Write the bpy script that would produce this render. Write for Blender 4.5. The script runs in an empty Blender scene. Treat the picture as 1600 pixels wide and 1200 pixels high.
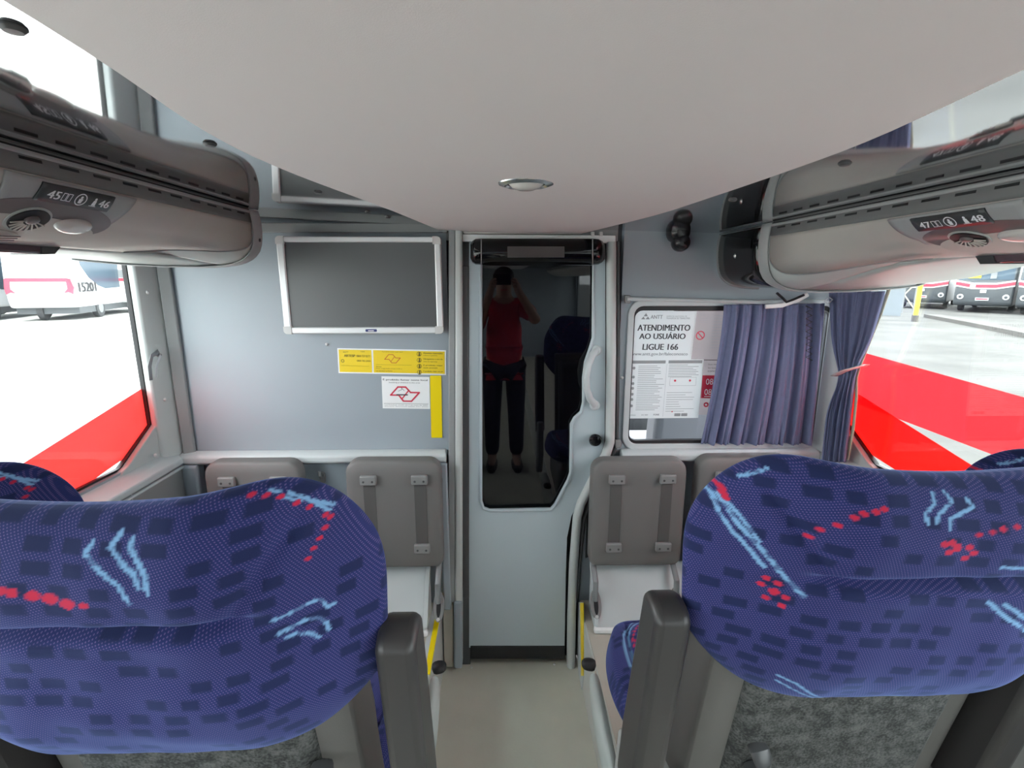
import bpy, bmesh, math, random
import numpy as np
from mathutils import Vector, Matrix

random.seed(7)
sc = bpy.context.scene
COL = sc.collection
# ------------------------------------------------------------------ camera
EYE = 1.52                      # metres above the aisle floor
FPX = 780.0                     # focal length in pixels of the 1600 x 1200 frame
PITCH = math.atan(165 / FPX)
YAW = math.atan(20 / FPX * math.cos(PITCH))
FW = Vector((math.sin(YAW) * math.cos(PITCH), math.cos(YAW) * math.cos(PITCH), -math.sin(PITCH)))
RT = Vector((math.cos(YAW), -math.sin(YAW), 0))
UP = RT.cross(FW)
cam_data = bpy.data.cameras.new('camera')
cam = bpy.data.objects.new('camera', cam_data)
COL.objects.link(cam)
cam.matrix_world = Matrix(((RT.x, UP.x, -FW.x, 0), (RT.y, UP.y, -FW.y, 0), (RT.z, UP.z, -FW.z, EYE), (0, 0, 0, 1)))
cam_data.sensor_fit = 'HORIZONTAL'
cam_data.sensor_width = 36
cam_data.lens = FPX / 1600 * 36
cam_data.clip_start = 0.02
cam_data.clip_end = 400
sc.camera = cam
# ------------------------------------------------------------------ sky, sun, exposure
world = bpy.data.worlds.new('overcast_sky')
sc.world = world
world.use_nodes = True
bgn = world.node_tree.nodes['Background']
bgn.inputs[0].default_value = (0.93, 0.96, 1.0, 1)
bgn.inputs[1].default_value = 3.2
sun_d = bpy.data.lights.new('hazy_sun', 'SUN')
sun_d.energy = 1.2
sun_d.angle = math.radians(12)
sun = bpy.data.objects.new('hazy_sun', sun_d)
sun.rotation_euler = (math.radians(12), math.radians(4), 0)
sun.location = (0, 0, 8)
COL.objects.link(sun)
sc.view_settings.view_transform = 'Standard'
sc.view_settings.look = 'None'
sc.view_settings.exposure = 1.6
sc.view_settings.gamma = 1
sc.view_settings.use_curve_mapping = False

# ------------------------------------------------------------------ helpers
def U(px, py, X=None, Y=None, Z=None):
    """World point seen at a picture position and lying on the plane X, Y or Z = const."""
    d = FW * FPX + RT * (px - 800) + UP * (600 - py)
    if X is not None: t = X / d.x
    elif Y is not None: t = Y / d.y
    else: t = (Z - EYE) / d.z
    return Vector((0, 0, EYE)) + d * t
def UP3(px, py, n, c):
    """The same for the plane n . p = c."""
    d = FW * FPX + RT * (px - 800) + UP * (600 - py)
    n = Vector(n); o = Vector((0, 0, EYE))
    return o + d * ((c - n.dot(o)) / n.dot(d))

def lin(c):
    c = c / 255.0
    return c / 12.92 if c <= 0.04045 else ((c + 0.055) / 1.055) ** 2.4
def srgb(r, g, b): return (lin(r), lin(g), lin(b), 1)

MATS = {}
def mat(name, col, rough=0.5, metal=0.0, spec=0.5, noise=0.0, nscale=40, bump=0.0, bscale=300, coat=0.0, ior=None):
    m = bpy.data.materials.new(name); m.use_nodes = True
    nt = m.node_tree; b = nt.nodes['Principled BSDF']
    col = tuple(col) + (() if len(col) == 4 else (1,))
    b.inputs['Base Color'].default_value = col
    b.inputs['Roughness'].default_value = rough
    b.inputs['Metallic'].default_value = metal
    b.inputs['Specular IOR Level'].default_value = spec
    b.inputs['Coat Weight'].default_value = coat
    if ior: b.inputs['IOR'].default_value = ior
    if noise or bump:
        tc = nt.nodes.new('ShaderNodeTexCoord')
    if noise:
        n = nt.nodes.new('ShaderNodeTexNoise'); n.inputs['Scale'].default_value = nscale; n.inputs['Detail'].default_value = 4
        nt.links.new(tc.outputs['Object'], n.inputs['Vector'])
        mx = nt.nodes.new('ShaderNodeMix'); mx.data_type = 'RGBA'
        mx.inputs[6].default_value = tuple(max(0, c * (1 - noise)) for c in col[:3]) + (1,)
        mx.inputs[7].default_value = tuple(min(1, c * (1 + noise)) for c in col[:3]) + (1,)
        nt.links.new(n.outputs['Fac'], mx.inputs[0]); nt.links.new(mx.outputs[2], b.inputs['Base Color'])
    if bump:
        n2 = nt.nodes.new('ShaderNodeTexNoise'); n2.inputs['Scale'].default_value = bscale; n2.inputs['Detail'].default_value = 2
        nt.links.new(tc.outputs['Object'], n2.inputs['Vector'])
        bp = nt.nodes.new('ShaderNodeBump'); bp.inputs['Strength'].default_value = bump; bp.inputs['Distance'].default_value = 0.002
        nt.links.new(n2.outputs['Fac'], bp.inputs['Height']); nt.links.new(bp.outputs['Normal'], b.inputs['Normal'])
    MATS[name] = m
    return m
def film(name, col, transl=0.8, clear=0.0, dens=1.0):
    """A thin sheet lit from behind: translucent, partly diffuse, partly clear."""
    m = bpy.data.materials.new(name); m.use_nodes = True
    nt = m.node_tree; nt.nodes.clear()
    o = nt.nodes.new('ShaderNodeOutputMaterial')
    d = nt.nodes.new('ShaderNodeBsdfDiffuse'); d.inputs[0].default_value = col
    t = nt.nodes.new('ShaderNodeBsdfTranslucent'); t.inputs[0].default_value = col
    mx = nt.nodes.new('ShaderNodeMixShader'); mx.inputs[0].default_value = transl
    nt.links.new(d.outputs[0], mx.inputs[1]); nt.links.new(t.outputs[0], mx.inputs[2])
    last = mx
    if clear:
        tr = nt.nodes.new('ShaderNodeBsdfTransparent'); tr.inputs[0].default_value = tuple(min(1, c * dens) for c in col[:3]) + (1,)
        m2 = nt.nodes.new('ShaderNodeMixShader'); m2.inputs[0].default_value = clear
        nt.links.new(mx.outputs[0], m2.inputs[1]); nt.links.new(tr.outputs[0], m2.inputs[2]); last = m2
    nt.links.new(last.outputs[0], o.inputs[0])
    MATS[name] = m
    return m
def glass(name, tint=(0.93, 0.96, 0.95), refl=0.06, rough=0.01):
    m = bpy.data.materials.new(name); m.use_nodes = True
    nt = m.node_tree; nt.nodes.clear()
    o = nt.nodes.new('ShaderNodeOutputMaterial')
    t = nt.nodes.new('ShaderNodeBsdfTransparent'); t.inputs[0].default_value = tuple(tint) + (1,)
    g = nt.nodes.new('ShaderNodeBsdfGlossy'); g.inputs[1].default_value = rough
    mx = nt.nodes.new('ShaderNodeMixShader')
    lw = nt.nodes.new('ShaderNodeLayerWeight'); lw.inputs[0].default_value = 0.5
    pw = nt.nodes.new('ShaderNodeMath'); pw.operation = 'POWER'; pw.inputs[1].default_value = 5; nt.links.new(lw.outputs['Facing'], pw.inputs[0])
    ml = nt.nodes.new('ShaderNodeMath'); ml.operation = 'MULTIPLY_ADD'; ml.inputs[1].default_value = 0.8; ml.inputs[2].default_value = refl; nt.links.new(pw.outputs[0], ml.inputs[0])
    nt.links.new(ml.outputs[0], mx.inputs[0])
    nt.links.new(t.outputs[0], mx.inputs[1]); nt.links.new(g.outputs[0], mx.inputs[2]); nt.links.new(mx.outputs[0], o.inputs[0])
    MATS[name] = m
    return m

mat('panel', (0.315, 0.36, 0.395), 0.42, noise=0.04, nscale=6, bump=0.05, bscale=500)
mat('panel_door', (0.46, 0.53, 0.565), 0.38, noise=0.03, nscale=5)
mat('panel_light', (0.55, 0.59, 0.60), 0.40, noise=0.03, nscale=8)
mat('pillar', (0.50, 0.53, 0.52), 0.45, noise=0.03, nscale=9)
mat('trim_grey', (0.27, 0.28, 0.28), 0.45)
mat('trim_dark', (0.07, 0.072, 0.075), 0.5)
mat('rubber', (0.012, 0.012, 0.014), 0.55)
mat('gloss_black', (0.003, 0.003, 0.004), 0.06, spec=0.4)
mat('camera_black', (0.012, 0.010, 0.012), 0.25)
mat('door_glass', (0.0015, 0.0015, 0.003), 0.02, spec=0.5, ior=1.5)
mat('screen', (0.055, 0.058, 0.062), 0.40, spec=0.9)
mat('display', (0.06, 0.05, 0.05), 0.3)
mat('alu', (0.74, 0.75, 0.76), 0.38, metal=0.25)
mat('alu_cap', (0.58, 0.58, 0.57), 0.45)
mat('chrome', (0.6, 0.6, 0.6), 0.22, metal=1)
mat('ceiling', (0.68, 0.635, 0.63), 0.75, noise=0.03, nscale=3, bump=0.08, bscale=900)
mat('mirror', (0.50, 0.51, 0.52), 0.045, metal=1)
mat('rack_beige', (0.50, 0.475, 0.44), 0.55, noise=0.03, nscale=20)
mat('rack_strip', (0.17, 0.175, 0.175), 0.5)
mat('rack_grey', (0.46, 0.50, 0.48), 0.42)
mat('rack_service', (0.36, 0.37, 0.37), 0.45)
mat('rack_recess', (0.15, 0.125, 0.125), 0.35)
mat('plate', (0.045, 0.05, 0.055), 0.35)
mat('white', (0.85, 0.86, 0.86), 0.5)
mat('ink_white', (0.9, 0.92, 0.94), 0.5)
mat('ink_dark', (0.045, 0.045, 0.05), 0.6)
mat('ink_grey', (0.30, 0.31, 0.32), 0.6)
mat('ink_brown', (0.16, 0.12, 0.01), 0.6)
mat('ink_red', (0.62, 0.03, 0.07), 0.5)
mat('ink_orange', (0.58, 0.16, 0.02), 0.5)
mat('yellow', (0.85, 0.62, 0.015), 0.45)
mat('yellow_bright', (0.95, 0.72, 0.0), 0.4)
mat('lamp_lens', (0.62, 0.60, 0.57), 0.15, coat=0.4)
mat('tinted_lens', (0.11, 0.075, 0.09), 0.12, coat=0.5)
mat('vinyl', (0.165, 0.158, 0.154), 0.55, bump=0.15, bscale=350)
mat('vinyl_strap', (0.10, 0.096, 0.094), 0.5)
mat('buckle', (0.24, 0.24, 0.24), 0.4)
mat('steel_tube', (0.23, 0.24, 0.25), 0.4)
mat('floor', (0.58, 0.57, 0.49), 0.6, noise=0.16, nscale=5, bump=0.1, bscale=120)
mat('platform', (0.50, 0.465, 0.40), 0.6, noise=0.08, nscale=9)
mat('platform_side', (0.55, 0.56, 0.53), 0.5, noise=0.04, nscale=9)
mat('seat_shell', (0.115, 0.112, 0.105), 0.55, bump=0.1, bscale=700)
mat('seat_shell_light', (0.33, 0.335, 0.325), 0.45)
mat('armrest', (0.035, 0.033, 0.033), 0.42, bump=0.06, bscale=600)
mat('hook', (0.05, 0.052, 0.054), 0.35)
mat('curtain', (0.165, 0.18, 0.30), 0.9, noise=0.12, nscale=60, bump=0.15, bscale=800)
mat('curtain_lining', (0.52, 0.49, 0.36), 0.85)
mat('cord', (0.6, 0.62, 0.64), 0.6)
mat('skin', (0.42, 0.23, 0.16), 0.55)
mat('shirt', (0.50, 0.012, 0.035), 0.8)
mat('trousers', (0.012, 0.014, 0.03), 0.85)
mat('hair', (0.012, 0.01, 0.009), 0.6)
mat('shoe', (0.02, 0.02, 0.02), 0.5)
mat('ground', (0.46, 0.45, 0.42), 0.9, noise=0.25, nscale=0.35)
mat('ground_dim', (0.088, 0.087, 0.082), 0.95, spec=0.15, noise=0.55, nscale=0.5)  # yard ground with its colour darkened to lower the outdoor brightness
mat('bus_white', (0.55, 0.56, 0.57), 0.4)
mat('bus_dark', (0.045, 0.052, 0.058), 0.35)
mat('bus_grey', (0.17, 0.18, 0.185), 0.4)
mat('bus_red', (0.40, 0.03, 0.06), 0.4)
mat('bus_under', (0.06, 0.065, 0.07), 0.7)
mat('bus_glass', (0.035, 0.06, 0.085), 0.25, spec=0.25)
mat('tyre', (0.03, 0.03, 0.032), 0.8)
mat('concrete', (0.075, 0.07, 0.065), 0.9, noise=0.2, nscale=2)
mat('pale_wall', (0.15, 0.17, 0.185), 0.8, noise=0.06, nscale=1)
mat('cab_dark', (0.06, 0.06, 0.065), 0.6)
mat('cab_brown', (0.11, 0.06, 0.055), 0.7)
mat('cab_white', (0.72, 0.72, 0.72), 0.8)
film('red_film', (0.85, 0.06, 0.045, 1), 0.75)
film('red_film_coral', (0.85, 0.14, 0.13, 1), 0.8)
film('red_film_lit', (0.85, 0.13, 0.15, 1), 0.8, clear=0.25)  # red film made paler in colour for light shining through and reflecting
film('paper', (0.86, 0.88, 0.88, 1), 0.5)
film('paper_thin', (0.66, 0.62, 0.62, 1), 0.6, clear=0.45, dens=1.3)
glass('window_glass')
glass('cab_glass', (0.80, 0.82, 0.84))

def carpet_material():
    m = mat('seat_carpet', (0.08, 0.08, 0.08), 0.95)
    nt = m.node_tree; b = nt.nodes['Principled BSDF']
    tc = nt.nodes.new('ShaderNodeTexCoord')
    n = nt.nodes.new('ShaderNodeTexNoise'); n.inputs['Scale'].default_value = 260; n.inputs['Detail'].default_value = 3
    n3 = nt.nodes.new('ShaderNodeTexNoise'); n3.inputs['Scale'].default_value = 45; n3.inputs['Detail'].default_value = 3
    nt.links.new(tc.outputs['Object'], n.inputs['Vector']); nt.links.new(tc.outputs['Object'], n3.inputs['Vector'])
    ad = nt.nodes.new('ShaderNodeMath'); ad.operation = 'ADD'
    nt.links.new(n.outputs['Fac'], ad.inputs[0]); nt.links.new(n3.outputs['Fac'], ad.inputs[1])
    r = nt.nodes.new('ShaderNodeValToRGB')
    r.color_ramp.elements[0].position = 0.8 / 2; r.color_ramp.elements[0].color = (0.022, 0.024, 0.024, 1)
    r.color_ramp.elements[1].position = 1.25 / 2; r.color_ramp.elements[1].color = (0.105, 0.11, 0.105, 1)
    hv = nt.nodes.new('ShaderNodeMath'); hv.operation = 'MULTIPLY'; hv.inputs[1].default_value = 0.5
    nt.links.new(ad.outputs[0], hv.inputs[0]); nt.links.new(hv.outputs[0], r.inputs[0]); nt.links.new(r.outputs[0], b.inputs['Base Color'])
    bp = nt.nodes.new('ShaderNodeBump'); bp.inputs['Strength'].default_value = 0.5; bp.inputs['Distance'].default_value = 0.003
    nt.links.new(n.outputs['Fac'], bp.inputs['Height']); nt.links.new(bp.outputs['Normal'], b.inputs['Normal'])
carpet_material()

def fabric_material():
    """Woven seat moquette: blue ground, dotted violet weave, dark dashes; the light-blue strokes and red dots are woven in (attribute 'weave')."""
    m = mat('moquette', (0.03, 0.04, 0.2), 0.9)
    nt = m.node_tree; b = nt.nodes['Principled BSDF']
    N = nt.nodes.new; L = nt.links.new
    b.inputs['Sheen Weight'].default_value = 0.30
    b.inputs['Sheen Roughness'].default_value = 0.4
    b.inputs['Sheen Tint'].default_value = (0.30, 0.45, 1.0, 1)
    at = N('ShaderNodeAttribute'); at.attribute_name = 'weave'
    sp = N('ShaderNodeSeparateColor'); L(at.outputs['Color'], sp.inputs[0])
    uv = N('ShaderNodeUVMap'); uv.uv_map = 'cloth'
    s2 = N('ShaderNodeSeparateXYZ'); L(uv.outputs[0], s2.inputs[0])
    def mth(op, a, c=None):
        n = N('ShaderNodeMath'); n.operation = op
        for i, v in enumerate((a, c)):
            if v is None: continue
            if isinstance(v, (int, float)): n.inputs[i].default_value = v
            else: L(v, n.inputs[i])
        return n.outputs[0]
    w = 2 * math.pi / 0.0033
    a = mth('SINE', mth('MULTIPLY', mth('ADD', s2.outputs[0], mth('MULTIPLY', s2.outputs[1], 0.55)), w))
    c = mth('SINE', mth('MULTIPLY', mth('SUBTRACT', s2.outputs[1], mth('MULTIPLY', s2.outputs[0], 0.3)), w * 1.15))
    dots = mth('GREATER_THAN', mth('MULTIPLY', mth('ADD', a, c), 0.5), 0.52)
    fine = N('ShaderNodeTexNoise'); fine.inputs['Scale'].default_value = 900; L(uv.outputs[0], fine.inputs['Vector'])
    def mix(f, A, B):
        n = N('ShaderNodeMix'); n.data_type = 'RGBA'
        for sock, v in ((n.inputs[0], f), (n.inputs[6], A), (n.inputs[7], B)):
            if isinstance(v, (tuple, float, int)): sock.default_value = v
            else: L(v, sock)
        return n.outputs[2]
    ground = mix(fine.outputs['Fac'], (0.006, 0.014, 0.095, 1), (0.014, 0.026, 0.145, 1))
    ground = mix(mth('MULTIPLY', dots, 0.85), ground, (0.125, 0.092, 0.235, 1))
    ground = mix(sp.outputs[2], ground, (0.003, 0.010, 0.066, 1))
    ground = mix(sp.outputs[1], ground, (0.19, 0.38, 0.62, 1))
    ground = mix(sp.outputs[0], ground, (0.55, 0.012, 0.05, 1))
    L(ground, b.inputs['Base Color'])
    bp = N('ShaderNodeBump'); bp.inputs['Strength'].default_value = 0.25; bp.inputs['Distance'].default_value = 0.001
    L(fine.outputs['Fac'], bp.inputs['Height']); L(bp.outputs['Normal'], b.inputs['Normal'])
fabric_material()

ORG = {}
class MB:
    def __init__(s): s.v = []; s.f = []
    def add(s, v, f):
        n = len(s.v); s.v += [tuple(p) for p in v]; s.f += [tuple(i + n for i in q) for q in f]; return s
    def box(s, x0, x1, y0, y1, z0, z1):
        v = [(x, y, z) for z in (z0, z1) for y in (y0, y1) for x in (x0, x1)]
        return s.add(v, [(0, 2, 3, 1), (4, 5, 7, 6), (0, 1, 5, 4), (2, 6, 7, 3), (0, 4, 6, 2), (1, 3, 7, 5)])
    def prism(s, pts, off):
        """Polygon extruded by a vector."""
        off = Vector(off); n = len(pts); p = [Vector(q) for q in pts]
        v = p + [q + off for q in p]
        return s.add(v, [tuple(range(n)), tuple(range(2 * n - 1, n - 1, -1))] + [(i, i + n, (i + 1) % n + n, (i + 1) % n) for i in range(n)])
    def tube(s, path, r, seg=10, closed=False, ell=None):
        path = [Vector(p) for p in path]; n = len(path)
        rs = r if isinstance(r, (list, tuple)) else [r] * n
        vs = []; prev = None
        for i, p in enumerate(path):
            a = path[(i - 1) % n] if (i or closed) else p
            c = path[(i + 1) % n] if (i < n - 1 or closed) else p
            t = (c - a).normalized()
            if prev is None:
                prev = t.orthogonal().normalized() if ell is None else (Vector(ell) - t * Vector(ell).dot(t)).normalized()
            nn = (prev - t * prev.dot(t)).normalized(); prev = nn; bb = t.cross(nn)
            rr = rs[i]; ra, rb = rr if isinstance(rr, tuple) else (rr, rr)
            vs += [p + nn * ra * math.cos(k * 2 * math.pi / seg) + bb * rb * math.sin(k * 2 * math.pi / seg) for k in range(seg)]
        fs = []
        for i in range(n if closed else n - 1):
            j = (i + 1) % n
            fs += [(i * seg + k, i * seg + (k + 1) % seg, j * seg + (k + 1) % seg, j * seg + k) for k in range(seg)]
        if not closed: fs += [tuple(range(seg - 1, -1, -1)), tuple(range((n - 1) * seg, n * seg))]
        return s.add(vs, fs)
    def lathe(s, prof, c, axis=(0, 0, 1), seg=24):
        c = Vector(c); a = Vector(axis).normalized(); e = a.orthogonal().normalized(); g = a.cross(e)
        vs = []; fs = []
        for r, h in prof: vs += [c + a * h + (e * math.cos(k * 2 * math.pi / seg) + g * math.sin(k * 2 * math.pi / seg)) * max(r, 1e-5) for k in range(seg)]
        for i in range(len(prof) - 1): fs += [(i * seg + k, i * seg + (k + 1) % seg, (i + 1) * seg + (k + 1) % seg, (i + 1) * seg + k) for k in range(seg)]
        fs += [tuple(range(seg - 1, -1, -1)), tuple(range((len(prof) - 1) * seg, len(prof) * seg))]
        return s.add(vs, fs)
    def grid(s, fn, nu, nv):
        vs = [fn(i / (nu - 1), j / (nv - 1)) for j in range(nv) for i in range(nu)]
        return s.add(vs, [(j * nu + i, j * nu + i + 1, (j + 1) * nu + i + 1, (j + 1) * nu + i) for j in range(nv - 1) for i in range(nu - 1)])
    def xform(s, M):
        s.v = [tuple(M @ Vector(p)) for p in s.v]; return s
    def build(s, name, m, parent=None, bevel=0, seg=2, smooth=True, sub=0, angle=35, solid=0, org=None):
        if parent is not None: o0 = ORG[parent.name]
        elif org is not None: o0 = Vector(org)
        else:
            a = np.array(s.v); o0 = Vector(((a[:, 0].min() + a[:, 0].max()) / 2, (a[:, 1].min() + a[:, 1].max()) / 2, a[:, 2].min()))
        me = bpy.data.meshes.new(name)
        me.from_pydata([(Vector(p) - o0) for p in s.v], [], s.f)
        bm = bmesh.new(); bm.from_mesh(me); bmesh.ops.recalc_face_normals(bm, faces=bm.faces); bm.to_mesh(me); bm.free()
        me.materials.append(MATS[m])
        if smooth:
            for p in me.polygons: p.use_smooth = True
            me.set_sharp_from_angle(angle=math.radians(angle))
        o = bpy.data.objects.new(name, me); COL.objects.link(o)
        ORG[o.name] = o0
        if parent is not None: o.parent = parent
        else: o.location = o0
        if solid:
            md = o.modifiers.new('thickness', 'SOLIDIFY'); md.thickness = solid; md.offset = 0
        if bevel:
            md = o.modifiers.new('soft_edges', 'BEVEL'); md.width = bevel; md.segments = seg; md.limit_method = 'ANGLE'; md.angle_limit = math.radians(35)
            md.harden_normals = False
        if sub:
            md = o.modifiers.new('smooth', 'SUBSURF'); md.levels = sub; md.render_levels = sub
        return o
def empty(name, loc):
    o = bpy.data.objects.new(name, None); COL.objects.link(o); o.location = loc; o.empty_display_size = 0.1
    ORG[o.name] = Vector(loc); return o
def tag(o, label, cat=None, group=None, kind=None):
    o['label'] = label
    if cat: o['category'] = cat
    if group: o['group'] = group
    if kind: o['kind'] = kind
    return o
def copy_tree(o, parent=None):
    c = o.copy(); COL.objects.link(c)
    if parent is not None: c.parent = parent
    for ch in list(o.children): copy_tree(ch, c)
    return c

_txt = {}
def glyphs(s):
    if s not in _txt:
        cu = bpy.data.curves.new('t', 'FONT'); cu.body = s; cu.size = 1; cu.resolution_u = 3
        ob = bpy.data.objects.new('t', cu); COL.objects.link(ob)
        dg = bpy.context.evaluated_depsgraph_get(); dg.update()
        me = bpy.data.meshes.new_from_object(ob.evaluated_get(dg))
        v = [(p.co.x, p.co.y) for p in me.vertices]; f = [tuple(p.vertices) for p in me.polygons]
        bpy.data.objects.remove(ob); bpy.data.curves.remove(cu); bpy.data.meshes.remove(me)
        _txt[s] = (v, f)
    return _txt[s]
def put_text(mb, s, M, x, y, w, h, off=0.0012, bold=0.0):
    """Lettering fitted into the box x, y, w, h of the sheet M(x, y, off)."""
    v, f = glyphs(s); a = np.array(v)
    x0, x1, y0, y1 = a[:, 0].min(), a[:, 0].max(), a[:, 1].min(), a[:, 1].max()
    for k in ((0,) if not bold else (-bold, 0, bold)):
        mb.add([M(x + (p[0] - x0) / (x1 - x0) * w + k, y + (p[1] - y0) / max(1e-6, y1 - y0) * h, off + k * 0.01) for p in v], f)
    return mb
def put_rect(mb, M, x, y, w, h, off=0.0012):
    return mb.add([M(x, y, off), M(x + w, y, off), M(x + w, y + h, off), M(x, y + h, off)], [(0, 1, 2, 3)])
def put_poly(mb, M, pts, off=0.0012):
    return mb.add([M(a, b, off) for a, b in pts], [tuple(range(len(pts)))])
def put_line(mb, M, pts, w, off=0.0012, closed=False):
    """A flat stroke of width w through points of the sheet."""
    n = len(pts)
    for i in range(n if closed else n - 1):
        a = Vector(pts[i]); b = Vector(pts[(i + 1) % n]); t = (b - a).normalized(); q = Vector((-t.y, t.x)) * w / 2
        a = a - t * w * 0.4; b = b + t * w * 0.4
        mb.add([M(p.x, p.y, off + 0.00002 * i) for p in (a - q, b - q, b + q, a + q)], [(0, 1, 2, 3)])
    return mb
def put_ring(mb, M, cx, cy, r0, r1, off=0.0012, seg=20):
    vs = [M(cx + r * math.cos(k * 2 * math.pi / seg), cy + r * math.sin(k * 2 * math.pi / seg), off) for r in (r0, r1) for k in range(seg)]
    return mb.add(vs, [(k, (k + 1) % seg, seg + (k + 1) % seg, seg + k) for k in range(seg)])
def put_disc(mb, M, cx, cy, r, off=0.0012, seg=16):
    return put_poly(mb, M, [(cx + r * math.cos(k * 2 * math.pi / seg), cy + r * math.sin(k * 2 * math.pi / seg)) for k in range(seg)], off)
def sheet(c00, c10, c01, n):
    """Sheet frame: origin lower left, metric x and y along two edges, off along the normal n."""
    o = Vector(c00); ex = (Vector(c10) - o); ey = (Vector(c01) - o); W = ex.length; H = ey.length
    ex = ex / W; ey = ey / H; n = Vector(n)
    return (lambda x, y, off=0.0: o + ex * x + ey * y + n * off), W, H
def rrect(x0, x1, z0, z1, r, seg=5):
    """Rounded rectangle, counter-clockwise, as 2-D points; r may be four radii (lower left, lower right, upper right, upper left)."""
    rs = r if isinstance(r, (list, tuple)) else [r] * 4
    out = []
    for (cx, cz, a0), q in zip(((x0, z0, 180), (x1, z0, 270), (x1, z1, 0), (x0, z1, 90)), rs):
        mx = cx + (q if cx == x0 else -q); mz = cz + (q if cz == z0 else -q)
        for k in range(seg + 1):
            a = math.radians(a0 + 90 * k / seg); out.append((mx + q * math.cos(a), mz + q * math.sin(a)))
    return out
def ring_prism(mb, outer, inner, to3, off):
    """Frame between two closed outlines with the same number of points."""
    n = len(outer); off = Vector(off)
    v = [to3(*p) for p in outer] + [to3(*p) for p in inner]; v = [Vector(p) for p in v]; v += [p + off for p in v]
    f = []
    for i in range(n):
        j = (i + 1) % n
        f += [(i, j, n + j, n + i), (2 * n + i, 3 * n + i, 3 * n + j, 2 * n + j), (i, 2 * n + i, 2 * n + j, j), (n + i, n + j, 3 * n + j, 3 * n + i)]
    return mb.add(v, f)
# ------------------------------------------------------------------ the coach saloon: shell
XL, XR, D, YB = -1.17, 1.20, 1.74, -4.5       # window planes, bulkhead, rear wall (saloon lengthened to let in more light)
ROLL = 0.0244                                   # the ceiling falls a little towards the kerb side
PLAT = 0.28
def zc(x): return EYE + 0.168 - ROLL * x
def B(px, py, dy=0.0): return U(px, py, Y=D - dy)
def bpoly(pts, dy=0.0): return [B(a, b, dy) for a, b in pts]

tag(MB().box(-0.235, 0.31, YB, D + 0.05, -0.05, 0).build('floor', 'floor'), 'olive grey vinyl aisle floor running up to the door', kind='structure')
pl = tag(MB().box(XL, -0.236, YB, D, 0.0, PLAT).build('floor_platform', 'platform'), 'raised seat platform on the TV side of the aisle', kind='structure')
MB().box(-0.236, -0.230, YB, D - 0.015, 0.0, PLAT - 0.004).build('side_panel', 'platform_side', pl)
MB().box(-0.262, -0.229, YB, D - 0.01, PLAT, PLAT + 0.006).build('edge_strip', 'panel_light', pl)
MB().box(-0.245, -0.2275, 1.37, D - 0.012, PLAT + 0.002, PLAT + 0.0075).build('yellow_strip', 'yellow_bright', pl)
pr = tag(MB().box(0.312, XR, YB, D, 0.0, PLAT).build('floor_platform', 'platform'), 'raised seat platform on the curtained side of the aisle', kind='structure')
MB().box(0.306, 0.312, YB, D - 0.015, 0.0, PLAT - 0.004).build('side_panel', 'platform_side', pr)
q = [U(a, b, X=0.303) for a, b in ((903, 941), (911, 941), (911, 1060), (907, 1092), (904, 1062))]
MB().prism(q, (0.003, 0, 0)).build('edge_strip', 'panel_light', pr, smooth=False)
q = [U(a, b, X=0.3025) for a, b in ((906.5, 942), (911, 942), (911, 1056), (908, 1056))]
MB().prism(q, (0.0025, 0, 0)).build('yellow_strip', 'yellow_bright', pr, smooth=False)

# ceiling: polished strips on both sides of a hanging middle panel
def ceil_slab(x0, x1, y0, y1, t=0.03):
    v = [(x, y, zc(x) + k) for k in (0, t) for y in (y0, y1) for x in (x0, x1)]
    return MB().add(v, [(0, 2, 3, 1), (4, 5, 7, 6), (0, 1, 5, 4), (2, 6, 7, 3), (0, 4, 6, 2), (1, 3, 7, 5)])
for nm, x0, x1, lab, riv in (
        ('ceiling_mirror', XL - 0.03, 0.0, 'polished mirror ceiling strip above the overhead console with seats 45 and 46', ((20, 42), (328, 224), (497, 300), (575, 331), (606, 339))),
        ('ceiling_mirror', 0.0, XR + 0.03, 'polished mirror ceiling strip above the overhead console with seats 47 and 48', ((1320, 255), (1145, 312)))):
    o = tag(ceil_slab(x0, x1, YB, D).build(nm, 'mirror', smooth=False), lab, kind='structure')
    for a, b in riv:
        n = (ROLL, 0, 1); p = UP3(a, b, n, EYE + 0.168)
        MB().lathe([(0.0, -0.004), (0.006, -0.0035), (0.0085, -0.001), (0.0085, 0.001)], p, (0, 0, 1), 14).build('rivet', 'trim_dark', o)
def edge_pts(pp):
    return [(p.y, p.x) for p in (UP3(a, b, (ROLL, 0, 1), EYE + 0.168 - 0.010) for a, b in pp)]
LE = edge_pts([(687, 360), (600, 322), (440, 262), (312, 203), (176, 105), (55, 22)])
LE = [(1.745, LE[0][1])] + LE[1:] + [(0.0, LE[-1][1] + 0.01), (YB, LE[-1][1] + 0.01)]
RE = edge_pts([(915, 360), (1040, 330), (1215, 270), (1411, 198), (1600, 98)])
RE = [(1.745, RE[0][1])] + RE[1:] + [(0.0, RE[-1][1] - 0.01), (YB, RE[-1][1] - 0.01)]
YS = np.concatenate([np.linspace(YB, 0, 6)[:-1], np.linspace(0, 1.74, 44)])
def smooth_edge(E, y):
    ys = np.array([e[0] for e in E][::-1]); xs = np.array([e[1] for e in E][::-1])
    return float(np.mean([np.interp(y + d, ys, xs) for d in np.linspace(-0.1, 0.1, 9)])) if y < 1.66 else float(np.interp(y, ys, xs))
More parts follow.
